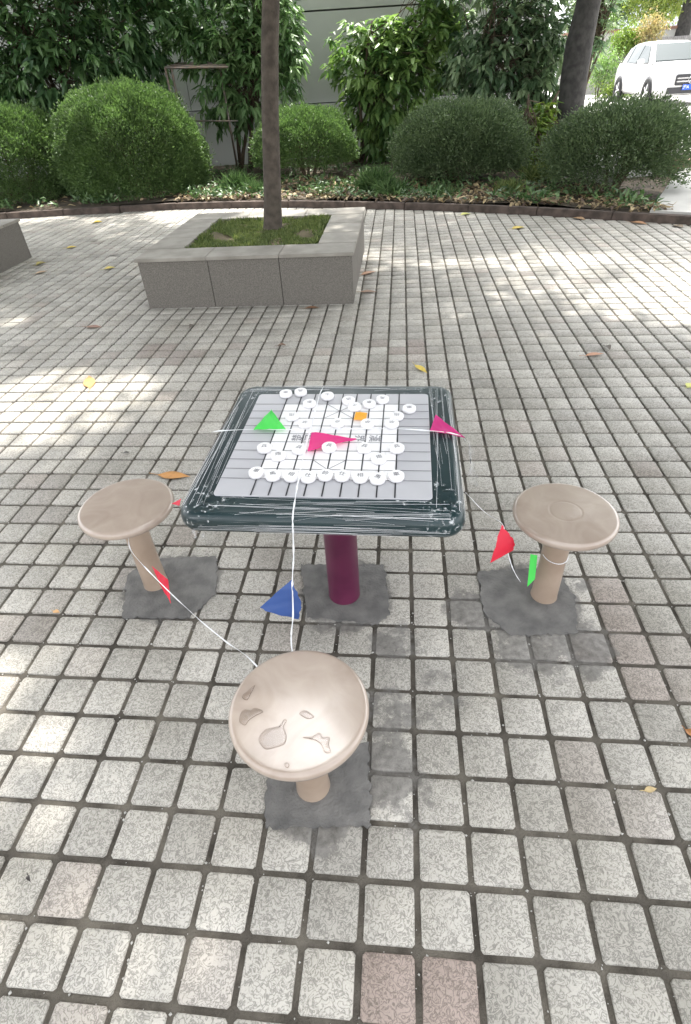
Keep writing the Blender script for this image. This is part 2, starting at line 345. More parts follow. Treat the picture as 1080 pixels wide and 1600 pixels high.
def ground_material():
    m = bpy.data.materials.new('paving_tile'); m.use_nodes = True; t = m.node_tree; N = t.nodes; L = t.links
    b = N['Principled BSDF']; tc = N.new('ShaderNodeTexCoord')
    at_ = N.new('ShaderNodeAttribute'); at_.attribute_name = 'tint'
    at2 = N.new('ShaderNodeAttribute'); at2.attribute_name = 'pink'
    # worm-like mottling of the split face
    n1 = N.new('ShaderNodeTexNoise'); n1.inputs['Scale'].default_value = 58; n1.inputs['Detail'].default_value = 3; n1.inputs['Distortion'].default_value = 1.6
    ab = N.new('ShaderNodeMath'); ab.operation = 'SUBTRACT'; ab.inputs[1].default_value = .5
    ab2 = N.new('ShaderNodeMath'); ab2.operation = 'ABSOLUTE'
    r1 = N.new('ShaderNodeValToRGB'); e = r1.color_ramp.elements; e[0].position = 0; e[0].color = (.215, .205, .182, 1); e[1].position = .075; e[1].color = (.485, .462, .418, 1)
    n2 = N.new('ShaderNodeTexNoise'); n2.inputs['Scale'].default_value = 260; n2.inputs['Detail'].default_value = 2
    n3 = N.new('ShaderNodeTexNoise'); n3.inputs['Scale'].default_value = 2.3; n3.inputs['Detail'].default_value = 8
    for n in (n1, n2, n3): L.new(tc.outputs['Object'], n.inputs['Vector'])
    L.new(n1.outputs['Fac'], ab.inputs[0]); L.new(ab.outputs[0], ab2.inputs[0]); L.new(ab2.outputs[0], r1.inputs[0])
    mixg = N.new('ShaderNodeMix'); mixg.data_type = 'RGBA'; mixg.blend_type = 'MULTIPLY'; mixg.inputs[0].default_value = .26
    rg = N.new('ShaderNodeValToRGB'); rg.color_ramp.elements[0].position = .3; rg.color_ramp.elements[0].color = (.5, .5, .5, 1); rg.color_ramp.elements[1].position = .6
    L.new(n2.outputs['Fac'], rg.inputs[0]); L.new(r1.outputs[0], mixg.inputs[6]); L.new(rg.outputs[0], mixg.inputs[7])
    # grime clouds
    rc = N.new('ShaderNodeValToRGB'); rc.color_ramp.elements[0].position = .32; rc.color_ramp.elements[0].color = (.76, .75, .72, 1); rc.color_ramp.elements[1].position = .6; rc.color_ramp.elements[1].color = (1, 1, 1, 1)
    L.new(n3.outputs['Fac'], rc.inputs[0])
    mc = N.new('ShaderNodeMix'); mc.data_type = 'RGBA'; mc.blend_type = 'MULTIPLY'; mc.inputs[0].default_value = .8
    L.new(mixg.outputs[2], mc.inputs[6]); L.new(rc.outputs[0], mc.inputs[7])
    # tile tint
    mt = N.new('ShaderNodeVectorMath'); mt.operation = 'SCALE'; L.new(mc.outputs[2], mt.inputs[0]); L.new(at_.outputs['Fac'], mt.inputs['Scale'])
    mp = N.new('ShaderNodeMix'); mp.data_type = 'RGBA'; mp.blend_type = 'MULTIPLY'; mp.inputs[7].default_value = (.80, .66, .64, 1)
    L.new(at2.outputs['Fac'], mp.inputs[0]); L.new(mt.outputs[0], mp.inputs[6])
    last = mp.outputs[2]
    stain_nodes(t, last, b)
    b.inputs['Roughness'].default_value = .62
    bp = N.new('ShaderNodeBump'); bp.inputs['Strength'].default_value = .5; bp.inputs['Distance'].default_value = .003
    L.new(ab2.outputs[0], bp.inputs['Height']); L.new(bp.outputs[0], b.inputs['Normal'])
    return m
MT['tile'] = ground_material()
MT['joint'] = mat('joint', (.060, .052, .042), .95, (.165, .148, .122), scale=9, detail=12, bump=.8, bscale=180)
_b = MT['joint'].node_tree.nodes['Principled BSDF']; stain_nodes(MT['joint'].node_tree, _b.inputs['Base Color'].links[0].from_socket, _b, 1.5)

# the ground: one sheet to the horizon, the paving joints and kerb bed lie on it
meshobj('ground', [(-150, -60, -.03), (150, -60, -.03), (150, 250, -.03), (-150, 250, -.03)], [(0, 1, 2, 3)], MT['soil'])['kind'] = 'structure'
xs = np.linspace(-9.4, 9.4, 60)
V = []; Fc = []
for x in xs: V += [(x, -2.2, -.0085), (x, float(kerb_y(x))+.02, -.0085)]
for i in range(len(xs)-1): Fc.append((2*i, 2*i+2, 2*i+3, 2*i+1))
meshobj('paving_joints', V, Fc, MT['joint'])['kind'] = 'structure'

# every paving tile as a real chamfered block, in one sheet
tiles = []
PINK = {(3, 2): .9, (4, 2): .9, (9, -5): .6, (9, -6): .7, (10, -4): .3, (9, -4): .5}
for c in range(-62, 70):
    for r in range(-85, 22):
        p = grid_pt(c+.5, r+.5)
        if not (-9.2 < p.x < 9.2 and -2 < p.y < kerb_y(p.x)+.02): continue
        if p.y > 3.5 and abs(p.x) > 1.6*p.y*.75+1.5: continue
        skip = False
        for (qx, qy) in (PLANT1, PLANT2):
            dx, dy = p.x-qx, p.y-qy
            lx, ly = cy_*dx-sy_*dy, sy_*dx+cy_*dy
            if abs(lx) < PR-.12 and abs(ly) < PR-.12: skip = True
        if not skip: tiles.append((c, r))
T = np.array(tiles); n = len(T)
rn = np.random.default_rng(3)
g = .0082; hw = K/2-g; ch = .007; bv = .003
def ring(h, z):
    c_ = ch
    return [(-h+c_, -h, z), (h-c_, -h, z), (h, -h+c_, z), (h, h-c_, z), (h-c_, h, z), (-h+c_, h, z), (-h, h-c_, z), (-h, -h+c_, z)]
base = np.array(ring(hw-bv, 0)+ring(hw, -bv)+ring(hw, -.02))
V = np.repeat(base[None], n, 0)
sx = 1+(rn.random((n, 1))-.5)*.02; sy3 = 1+(rn.random((n, 1))-.5)*.02
V[:, :, 0] *= sx; V[:, :, 1] *= sy3
V += (rn.random(V.shape)-.5)*np.array([.0016, .0016, .0004])
tilt = (rn.random((n, 2))-.5)*.014
V[:, :, 2] += V[:, :, 0]*tilt[:, 0:1]+V[:, :, 1]*tilt[:, 1:2]+((rn.random((n, 1))-.5)*.0016)
ang = (rn.random((n, 1))-.5)*.02
X = V[:, :, 0]*np.cos(ang)-V[:, :, 1]*np.sin(ang); Y = V[:, :, 0]*np.sin(ang)+V[:, :, 1]*np.cos(ang)
X = X+((T[:, 0:1]+.5)-OX)*K; Y = Y+(-(T[:, 1:2]+.5)-OY)*K
W3 = np.stack([X, Y, V[:, :, 2]], 2)
me = bpy.data.meshes.new('paving_tiles')
faces8 = [list(range(8))]; quads = []
for k in range(8):
    k2 = (k+1) % 8; quads += [[8+k, 8+k2, k2, k], [16+k, 16+k2, 8+k2, 8+k]]
loops = []; starts = []; totals = []
per = np.concatenate([np.array(faces8[0]), np.array(quads).ravel()]); lt = [8]+[4]*16
allL = (np.arange(n)[:, None]*24+per[None]).ravel()
ls = np.concatenate([[0], np.cumsum(lt)[:-1]]); allS = (np.arange(n)[:, None]*len(per)+ls[None]).ravel()
me.vertices.add(n*24); me.vertices.foreach_set('co', W3.astype(np.float32).ravel())
me.loops.add(len(allL)); me.loops.foreach_set('vertex_index', allL.astype(np.int32))
me.polygons.add(len(allS)); me.polygons.foreach_set('loop_start', allS.astype(np.int32)); me.polygons.foreach_set('loop_total', np.tile(lt, n).astype(np.int32))
me.update(calc_edges=True)
tint = .86+.26*rn.random(n); tint[rn.random(n) < .05] *= .82
pink = (rn.random(n) < .10)*rn.random(n)*.35
for i, (c, r) in enumerate(tiles):
    if (c, r) in PINK: pink[i] = PINK[(c, r)]; tint[i] = .92
def near(px, py, rad, dp, dt):
    q = at(px, py)
    for i, (c, r) in enumerate(tiles):
        p = grid_pt(c+.5, r+.5)
        if (p.xy-q.xy).length < rad: pink[i] = dp; tint[i] = dt
for a_ in ((80, 760, .13, .15, .78), (60, 800, .13, .15, .78), (255, 545, .16, .5, .82), (285, 555, .12, .45, .80), (640, 545, .15, .55, .86), (590, 535, .12, .4, .86), (230, 885, .08, .1, .9), (970, 1000, .13, .5, .86), (960, 950, .1, .5, .9)): near(*a_)
for nm, arr in (('tint', tint), ('pink', pink)):
    a = me.attributes.new(nm, 'FLOAT', 'POINT'); a.data.foreach_set('value', np.repeat(arr, 24).astype(np.float32))
me.materials.append(MT['tile'])
pav = bpy.data.objects.new('paving_tiles', me); C.objects.link(pav); pav.rotation_euler = (0, 0, -YAW); pav['kind'] = 'structure'

# bed behind the kerb, its top rising gently
bm = bmesh.new(); XS = np.linspace(-9.4, 4.35, 70); nY = 24; grid = []
for i, x in enumerate(XS):
    y0 = float(kerb_y(x))+.13; row = []
    for j in range(nY):
        y = y0+(15.3-y0)*j/(nY-1); z = .085+.03*math.sin(x*2.1+y)*math.sin(y*1.7)+.02*random.random()+.02*min(1, j/6)
        row.append(bm.verts.new((x, y, z)))
    grid.append(row)
for i in range(len(XS)-1):
    for j in range(nY-1): bm.faces.new((grid[i][j], grid[i+1][j], grid[i+1][j+1], grid[i][j+1]))
bed = bmobj('planting_bed', bm, MT['soil'], smooth=True); bed['kind'] = 'structure'

# kerb stones: each stone about a metre long
def kerb_stone(p, q, hgt, th, parent):
    bm = bmesh.new(); p, q = Vector(p), Vector(q); t = (q-p).normalized(); nrm = Vector((-t.y, t.x))
    L_ = (q-p).length-.006; c = (p+q)/2+nrm*th/2
    hgt = .09; add_box(bm, (c.x, c.y, hgt/2-.02), (L_, th, hgt+.04), math.atan2(t.y, t.x), .008)
    return bmobj('kerb_stone', bm, MT['kerb'], parent)
kp = []
x = -9.4; 
while x < 9.3:
    kp.append((x, float(kerb_y(x))));
    sl_ = (float(kerb_y(x+.5))-float(kerb_y(x)))/.5; x += .98/math.sqrt(1+sl_*sl_)
kerb = empty('kerb', (0, 0, 0)); kerb['kind'] = 'structure'
for i in range(len(kp)-1): kerb_stone(kp[i], kp[i+1], .115, .11, kerb)

# path on the right of the bed, two brick steps and the raised road
PZ = .118
def slab(name, pts, z0, z1, material):
    bm = bmesh.new(); lo = [bm.verts.new((x, y, z0)) for x, y in pts]; hi = [bm.verts.new((x, y, z1)) for x, y in pts]
    bm.faces.new(hi); k = len(pts)
    for i in range(k): bm.faces.new((lo[i], lo[(i+1) % k], hi[(i+1) % k], hi[i]))
    bmesh.ops.recalc_face_normals(bm, faces=bm.faces)
    return bmobj(name, bm, material)
p_a = at(1046, 341, PZ); p_b = at(1062, 262, PZ)
slab('path', [(p_a.x, kerb_y(p_a.x)+.12), (9.3, 4.32), (12, 9.5), (p_b.x, p_b.y), ], -.02, PZ, MT['concrete'])['kind'] = 'structure'
bst = slab('brick_edging', [(p_b.x-.05, p_b.y+.01), (p_b.x+5, p_b.y-.8), (p_b.x+5, p_b.y-.5), (p_b.x-.05, p_b.y+.3)], 0, .22, MT['brick']); bst['kind'] = 'structure'
slab('road', [(4.36, 9.4), (4.9, 10.9), (5.9, p_b.y+.31), (12, p_b.y-.4), (90, 9), (90, 110), (-2, 110), (4.36, 15.4)], -.02, .30, MT['concrete'])['kind'] = 'structure'

# cement patches where posts were set
def patch(pts, z=.0035, seed=0, rag=.28, m_at='cement'):
    rnd = random.Random(seed); out = []
    for i in range(len(pts)):
        a, b_ = Vector(pts[i]), Vector(pts[(i+1) % len(pts)]); t = (b_-a); nn = Vector((-t.y, t.x)).normalized(); m_ = max(3, int(t.length/.012))
        for k in range(m_):
            q_ = a+t*k/m_; w1 = math.sin(q_.x*61+seed)*math.cos(q_.y*53+seed*2); w2 = math.sin(q_.x*170+q_.y*140+seed)
            out.append(q_+nn*(rnd.random()-.5)*.006+nn*rag*(w1*.010+w2*.010)+nn*(rnd.random()-.5)*.008*rag*2)
    bm = bmesh.new(); hi = [bm.verts.new((p.x, p.y, z)) for p in out]; cn = sum(out, Vector((0, 0)))/len(out)
    lo = [bm.verts.new((p.x+(p.x-cn.x)*.01, p.y+(p.y-cn.y)*.01, -.006)) for p in out]; bm.faces.new(hi)
    for i in range(len(hi)): bm.faces.new((lo[i], lo[(i+1) % len(hi)], hi[(i+1) % len(hi)], hi[i]))
    bmesh.ops.recalc_face_normals(bm, faces=bm.faces)
    o = bmobj('cement_patch', bm, MT[m_at]); o['kind'] = 'structure'; return o
patch([(-.985, 1.75), (-.90, 1.84), (-.60, 1.83), (-.57, 1.60), (-.66, 1.475), (-.94, 1.50)], seed=1)
patch([(-.213, 1.74), (.153, 1.705), (.152, 1.426), (.097, 1.382), (-.181, 1.437)], seed=2)
patch([(.55, 1.63), (.88, 1.62), (.90, 1.45), (.845, 1.275), (.60, 1.285), (.52, 1.40)], seed=3)
patch([(-.30, .93), (.025, .90), (.016, .648), (-.291, .662)], seed=4)
# loose grit and pebbles in the joints: uncountable
N = 2600; P = np.zeros((N, 3)); gx = RNG.integers(-24, 30, N); 
U = RNG.random(N); onx = RNG.random(N) < .5
Xg = np.where(onx, gx+(RNG.random(N)-.5)*.10, RNG.random(N)*50-22); Yg = np.where(onx, RNG.random(N)*26-6, RNG.integers(-22, 8, N)+(RNG.random(N)-.5)*.10*1.0)
Xl = (Xg-OX)*K; Yl = np.where(onx, (Yg-OY)*K*.6, (-Yg-OY)*K)
P[:, 0] = cy_*Xl+sy_*Yl; P[:, 1] = -sy_*Xl+cy_*Yl; P[:, 2] = -.006
sz = .0016+.0036*RNG.random(N)**3
oc = np.array([(1, 0, 0), (-1, 0, 0), (0, 1, 0), (0, -1, 0), (0, 0, 1), (0, 0, -1)], float)
V = P[:, None]+oc[None]*sz[:, None, None]*(1+.6*(RNG.random((N, 6, 1))-.5))
tr_ = [(0, 2, 4), (2, 1, 4), (1, 3, 4), (3, 0, 4), (2, 0, 5), (1, 2, 5), (3, 1, 5), (0, 3, 5)]
o = fastmesh('grit', V.reshape(-1, 3), (np.arange(N)[:, None, None]*6+np.array(tr_)[None]).ravel(), 3, MT['stone']); tag(o, 'pale loose grit lying in the joints of the paving', 'grit', kind='stuff')

# ================================================================== PLANTERS
def planter(cx, cy, label, grp):
    root = empty('tree_planter', (cx, cy, 0), -YAW); tag(root, label, 'planter', grp)
    Ht, cap, rim = .45, .028, .36; seg = 3
    for side in range(4):
        rot = Matrix.Rotation(side*math.pi/2, 4, 'Z')
        for k in range(seg):
            L_ = 2*PR-.02 if side % 2 == 0 else 2*PR-.075
            w_ = L_/seg
            bm = bmesh.new(); add_box(bm, (-L_/2+w_*(k+.5), -PR+.0225, (Ht-cap)/2-.01), (w_-.005, .025, Ht-cap+.02), 0, .002)
            bmesh.ops.transform(bm, matrix=rot, verts=bm.verts)
            bmobj('side_slab', bm, MT['granite'], root)
        # coping: front and back full length, sides between them
        L_ = 2*PR+.02 if side % 2 == 0 else 2*(PR-rim)-.004
        for k in range(seg):
            w_ = L_/seg; bm = bmesh.new()
            add_box(bm, (-L_/2+w_*(k+.5), -PR-.01+rim/2, Ht-cap/2), (w_-.003, rim, cap), 0, .003)
            bmesh.ops.transform(bm, matrix=rot, verts=bm.verts)
            bmobj('coping_slab', bm, MT['granite_lit_top'], root)
    # core wall and soil
    bm = bmesh.new(); 
    for side in range(4):
        b2 = bmesh.new(); L_ = 2*(PR-.04) if side % 2 == 0 else 2*(PR-.04-.28)
        add_box(b2, (0, -PR+.04+.14, (Ht-cap)/2-.012), (L_, .28, Ht-cap-.004)); bmesh.ops.transform(b2, matrix=Matrix.Rotation(side*math.pi/2, 4, 'Z'), verts=b2.verts)
        tmp = bpy.data.meshes.new('t'); b2.to_mesh(tmp); b2.free(); bm.from_mesh(tmp)
    bmobj('core_wall', bm, MT['cement'], root)
    bm = bmesh.new(); n = 24; h = PR-.34; G = [[bm.verts.new((-h+2*h*i/n, -h+2*h*j/n, .40+.025*math.sin(i*.7)*math.cos(j*.5)+.012*random.random())) for j in range(n+1)] for i in range(n+1)]
    for i in range(n):
        for j in range(n): bm.faces.new((G[i][j], G[i+1][j], G[i+1][j+1], G[i][j+1]))
    bmobj('soil', bm, MT['turfsoil'], root, smooth=True)
    return root
planter(*PLANT1, 'grey granite square planter with turf and a slim tree growing in it', 'granite planters')
planter(*PLANT2, 'grey granite planter cut off by the left edge of the photo', 'granite planters')
# turf of planter one
def turf(name, cx, cy, h, z, nbl, label, hgt=.07):
    P = (RNG.random((nbl*2, 2))*2-1)*h
    q = np.sin(P[:, 0]*7+1)*np.cos(P[:, 1]*6+.5)+np.sin(P[:, 0]*15+P[:, 1]*11)*.5
    keep = q+RNG.random(len(P))*1.6 > .75; P = P[keep][:nbl]; N = len(P)
    X = cx+cy_*P[:, 0]+sy_*P[:, 1]; Y = cy-sy_*P[:, 0]+cy_*P[:, 1]
    pos = np.stack([X, Y, np.full(N, z)], 1)
    edge = np.maximum(abs(P[:, 0]), abs(P[:, 1]))/h
    d_ = np.stack([RNG.normal(0, .55, N), RNG.normal(0, .55, N), np.ones(N)], 1)
    L_ = hgt*(.4+RNG.random(N)*.9)*(1+.5*(edge > .93))
    o = leaves_mesh(name, pos, d_, RNG.normal(0, 1, (N, 3)), L_, .007+.004*RNG.random(N), MT['grass'], simple=True, droop=.3)
    return tag(o, label, 'grass', kind='stuff')
turf('grass', *PLANT1, .625, .405, 16000, 'short patchy green grass inside the granite planter', .042)
turf('grass', *PLANT2, .625, .405, 5000, 'short grass inside the planter at the left edge')

# ================================================================== TREES
# clusters cut from the unseen crowns to shape sun patches and seat reflections
GAPS = [(-2.3, 3.45, 1.45, .72), (1.1, .95, .14, .12), (1.45, .55, .16, .14), (1.3, 6.3, .9, .25), (.9, 4.7, .35, .2), (2.6, 6.2, .8, .15), (.5, 1.9, .3, .25), (-1.85, .45, 1.0, 1.05), (2.98, 4.5, .8, .5), (-2.9, 5.2, 1.3, .3)]
def crown_mesh(name, centre, rad, nclu, per, leaf, material, parent, flat=1.0, zmin=None, gaps=1):
    d_ = unit(RNG.normal(0, 1, (nclu, 3))); rr = RNG.random((nclu, 1))**.45
    c = np.array(centre)+d_*rr*np.array(rad)
    if zmin is not None: c[:, 2] = np.maximum(c[:, 2], zmin+RNG.random(nclu)*.3)
    if gaps is not None and parent is not None:
        wp = c+np.array(parent.location); gx_ = wp[:, 0]-d.x/d.z*wp[:, 2]; gy_ = wp[:, 1]-d.y/d.z*wp[:, 2]
        keep = np.ones(len(c), bool)
        for (ax, ay, ex, ey) in GAPS: keep &= ((gx_-ax)/ex)**2+((gy_-ay)/ey)**2 > .75+.5*RNG.random(len(c))
        c = c[keep]; nclu = len(c)
    P = np.repeat(c, per, 0)+RNG.normal(0, .17, (nclu*per, 3)); N = len(P)
    D = RNG.normal(0, 1, (N, 3)); D[:, 2] -= .5
    nn = RNG.normal(0, .6, (N, 3)); nn[:, 2] += 1
    L_ = leaf*(.7+.6*RNG.random(N)); t = np.clip(np.repeat(RNG.random(nclu), per)*.6+RNG.random(N)*.4, 0, 1)
    return leaves_mesh(name, P, D, nn, L_, L_*.42, material, parent, t, simple=True)
def limb(bm, p, q, r0, r1, wob=.08, n=6):
    p, q = Vector(p), Vector(q); pts = []; rr = []
    for i in range(n+1):
        t = i/n; w_ = wob*math.sin(t*math.pi); pts.append(p.lerp(q, t)+Vector((random.uniform(-w_, w_), random.uniform(-w_, w_), 0))); rr.append(r0*(1-t)+r1*t)
    add_tube(bm, pts, rr, 8)
# planter tree
tr = empty('slim_tree', (-.575, 6.42, .39)); tag(tr, 'slim grey-brown tree trunk rising from the grass in the granite planter', 'tree')
bm = bmesh.new(); pts = [(-.012, 0, -.03), (0, 0, .06), (.03, 0, .3), (.10, 0, 1.0), (.165, 0, 1.5), (.25, 0, 2.0), (.33, 0, 2.7), (.4, .05, 3.4), (.38, .1, 4.6)]
add_tube(bm, pts, [.125, .100, .090, .082, .078, .074, .07, .065, .04], 20)
bmobj('trunk', bm, MT['bark'], tr)
bm = bmesh.new()
for k in range(9):
    a = k*2.4; limb(bm, (.36+.03*math.cos(a), .05, 2.7+.17*k), (.4+1.9*math.cos(a), 1.9*math.sin(a), 3.9+.25*k), .035, .012)
bmobj('limb', bm, MT['bark'], tr)
crown_mesh('crown', (.9, -.1, 5.2), (3.4, 3.1, 1.7), 900, 22, .23, MT['leaf_crown'], tr)
def big_tree(base, r0, lean, hgt, cz, crad, nclu, label, leaf=.23, material='leaf_crown', bark='bark_dark', per=22, group=None, zmin=None, off=(0, 0)):
    t_ = empty('broadleaf_tree', (base[0], base[1], base[2])); tag(t_, label, 'tree', group)
    bm = bmesh.new(); n = 14; pts = []; rr = []
    for i in range(n+1):
        f_ = i/n; pts.append((lean[0]*f_+.03*math.sin(i*1.3), lean[1]*f_, -.1+f_*hgt)); rr.append(r0*(1.25 if i == 0 else 1)*(1-.55*f_)*(1+.05*math.sin(i*2.1)))
    add_tube(bm, pts, rr, 24); bmobj('trunk', bm, MT[bark], t_)
    bm = bmesh.new(); z0 = hgt*.55
    for k in range(8):
        a = k*2.4+.5; f_ = .55+.05*k
        limb(bm, (lean[0]*f_, lean[1]*f_, f_*hgt), (lean[0]+crad[0]*.7*math.cos(a), lean[1]+crad[1]*.7*math.sin(a), cz+crad[2]*(.1+.05*k)), r0*.35, r0*.08, .15)
    bmobj('limb', bm, MT[bark], t_)
    crown_mesh('crown', (lean[0]+off[0], lean[1]+off[1], cz), crad, nclu, per, leaf, MT[material], t_, zmin=zmin)
    return t_
big_tree((4.60, 12.3, .1), .262, (.12, .3), 6.5, 6.4, (4.2, 3.2, 2.1), 760, 'thick dark grey tree trunk between the third and fourth round bushes', off=(-.4, -.5))
big_tree((-5.0, 6.95, .35), .12, (.7, .9), 4.5, 5.6, (3.8, 3.9, 1.7), 1250, 'tree in the planter beyond the left edge of the photo', bark='bark', off=(.5, 1.6))  # unseen crown shifted and widened to shade the far left paving
big_tree((5.4, 4.0, -.02), .16, (-1.6, -.3), 5.5, 5.6, (4.0, 3.3, 1.6), 1300, 'unseen tree added right of the stools to shade the table area', bark='bark')  # added canopy, out of view, shading stools and foreground
big_tree((-3.9, .2, -.02), .16, (.9, 1.6), 5.5, 5.8, (3.3, 3.0, 1.6), 900, 'unseen tree added behind the camera on the left for canopy shade', bark='bark')  # another added canopy out of view, for the plaza shade

# ---------------------------------------------------------------- round clipped bushes
def bush(cx, cy, rx, ry, hgt, nl, label, material, open_=0, stem=0, z0=.1, seed=0):
    rg = np.random.default_rng(100+seed)
    root = empty('round_bush', (cx, cy, z0)); tag(root, label, 'bush', 'clipped round bushes behind the kerb')
    # shape: flattened dome, widest about 40% up
    th = rg.random(nl)*2*math.pi; nl = int(nl*1.25); th = rg.random(nl)*2*math.pi; u = rg.random(nl)*1.75-.75
    ph = np.arcsin(np.where(u < 0, u/.75*.36, u))
    bumps = 1+.035*np.sin(th*5+ph*4+seed)+.03*np.sin(th*9-ph*7)+.02*np.sin(th*17+ph*13)
    depth = 1-.22*rg.random(nl)**1.6
    if open_: depth = 1-.55*rg.random(nl)**1.3
    sho = rg.random(nl) < .03; depth = np.where(sho, 1+.09*rg.random(nl), depth)
    bumps = bumps*(1+.03*np.sin(th*3+seed*2)+.025*np.cos(ph*6+th*2))
    cpz = np.cos(ph)**.85; rr = bumps*depth
    zc = hgt*.42
    X = rx*cpz*np.cos(th)*rr; Y = ry*cpz*np.sin(th)*rr; Z = zc+np.where(ph > 0, (hgt-zc)*np.sin(ph), zc*np.sin(ph)*2.75)*rr
    P = np.stack([X, Y, Z], 1)
    if open_:
        q = np.sin(X*5+1)*np.cos(Z*7+seed)+np.sin(Y*6+Z*5); low = Z < hgt*.62
        keep = ~(low & (rg.random(nl) < open_*(1-Z/(hgt*.62))*1.1+.25*(q > .3))); P = P[keep]
    P = P[P[:, 2] > (stem if stem else .03)]
    N = len(P); out = unit(P-np.array([0, 0, zc*.6])); D = out+rg.normal(0, .55, (N, 3)); D[:, 2] += .35
    L_ = .030+.024*rg.random(N); nn = rg.normal(0, 1, (N, 3))
    cl = .5+.25*np.sin(P[:, 0]*9+P[:, 1]*7)*np.sin(P[:, 2]*11)
    t = np.clip(cl*.5+rg.random(N)*.55, 0, 1)
    leaves_mesh('foliage', P, D, nn, L_, L_*.42, material, root, t, simple=True)
    bm = bmesh.new(); rnd = random.Random(seed)
    for k in range(5 if not open_ else 9):
        a = rnd.random()*6.28; rx0 = .07+.05*rnd.random()
        limb(bm, (rx0*math.cos(a), rx0*math.sin(a), -.05), (rx*.35*math.cos(a), ry*.35*math.sin(a), hgt*.5), .03, .014, .03)
        for j in range(9):
            a2 = a+rnd.uniform(-.9, .9); e_ = rnd.uniform(.1, 1.2); q = .82
            limb(bm, (rx*.3*math.cos(a), ry*.3*math.sin(a), hgt*.42), (q*rx*math.cos(a2)*math.cos(e_), q*ry*math.sin(a2)*math.cos(e_), hgt*.42+q*(hgt*.56)*math.sin(e_)), .012, .004, .05, 4)
    bmobj('branches', bm, MT['twig'], root)
    return root
bush(-5.75, 12.2, 1.15, 1.05, 1.42, 60000, 'bright green round bush cut off by the left edge', MT['box_leaf'], seed=1)
bush(-3.46, 12.05, 1.27, 1.12, 1.60, 90000, 'largest and brightest green clipped dome bush, left of the slim tree', MT['box_leaf'], seed=2)
bush(-.32, 12.1, .93, .85, 1.12, 46000, 'small yellow-green round bush on a bare stem directly behind the slim tree', MT['box_leaf'], stem=.30, seed=3)
bush(2.34, 11.1, 1.14, 1.0, 1.13, 70000, 'dark dome bush between the slim tree and the thick trunk', MT['box_leaf_b'], open_=.35, stem=.16, seed=4)
bush(4.36, 9.45, 1.06, 1.0, 1.08, 52000, 'dark see-through round bush in front of the white car', MT['box_leaf_b'], open_=.75, stem=.05, seed=5)

# ---------------------------------------------------------------- tall leafy shrubs
def shrub(name, base, blobs, nclu, leaf, wratio, material, label, per=9, droop=.35, down=.6, seed=0, spread=1.0):
    rg = np.random.default_rng(200+seed); root = empty(name, base); tag(root, label, 'shrub', 'tall leafy shrubs against the wall')
    wts = np.array([b[3]*b[5]*b[4] for b in blobs]); wts /= wts.sum(); cc = []
    for b, w_ in zip(blobs, wts):
        k = int(nclu*w_)+1; d_ = unit(rg.normal(0, 1, (k, 3))); cc.append(np.array(b[:3])+d_*(rg.random((k, 1))**.4)*np.array(b[3:]))
    c = np.concatenate(cc)-np.array(base); K_ = len(c)
    ctr = np.mean(c, 0); N = K_*per
    outd = unit(c-ctr*np.array([1, 1, .6]))
    P = np.repeat(c, per, 0)+rg.normal(0, .035*spread, (N, 3))
    az = rg.random(N)*2*math.pi; D = np.stack([np.cos(az), np.sin(az), -down+rg.normal(0, .35, N)], 1)+np.repeat(outd, per, 0)*.7
    nn = rg.normal(0, .35, (N, 3)); nn[:, 2] += 1
    L_ = leaf*(.65+.6*rg.random(N)); t = np.clip(np.repeat(rg.random(K_)**1.5, per)*.75+rg.random(N)*.25, 0, 1)
    leaves_mesh('foliage', P, D, nn, L_, L_*wratio*(.85+.3*rg.random(N)), material, root, t, droop=droop)
    bm = bmesh.new(); rnd = random.Random(seed)
    stems = []
    for k in range(5):
        a = rnd.random()*6.28; top = ctr+np.array([rnd.uniform(-.6, .6), rnd.uniform(-.3, .3), rnd.uniform(.2, .8)])
        limb(bm, (.15*math.cos(a), .1*math.sin(a), -.1), tuple(top), .045, .015, .08); stems.append(top)
    for k in range(0, K_, max(1, K_//160)):
        s_ = stems[k % 5]; f_ = rnd.uniform(.4, .95); p0 = s_*f_
        limb(bm, tuple(p0), tuple(c[k]), .010, .003, .06, 4)
    bmobj('branches', bm, MT['twig'], root)
    return root
def blob(px, py, y, rx, rz, ry=.6):
    p = aty(px, py, y); return (p.x, p.y, p.z, rx, ry, rz)
shrub('tall_shrub', (-4.9, 13.9, .1), [blob(60, 60, 13.7, 1.9, 1.3, .8), blob(180, 30, 13.9, 1.2, 1.3), blob(150, 110, 13.4, 1.0, .8, .5), blob(20, 150, 13.3, 1.3, 1.0, .5), blob(-60, 60, 13.6, 1.7, 1.9), blob(100, -60, 13.9, 2.2, .9), blob(225, 110, 13.7, .45, .7), blob(300, -20, 14.2, 1.1, .55), blob(230, 30, 14.0, .8, .8)],
      1150, .235, .30, MT['leaf_dark'], 'large dark shrub with drooping leaves above the two left bushes', seed=1)
shrub('tall_shrub', (-1.7, 14.2, .1), [blob(370, 60, 13.9, 1.25, .75, .5), blob(405, 120, 13.8, .85, .7, .5), blob(360, 160, 13.9, .75, .55, .4), blob(435, 40, 13.9, .5, .9), blob(300, 70, 14.1, .6, .45), blob(380, -40, 14.1, 1.1, .5), blob(458, 110, 13.8, .25, .4)],
      640, .22, .26, MT['leaf_lance'], 'light green shrub with narrow leaves, crossed by the slim tree trunk', seed=2, per=9)
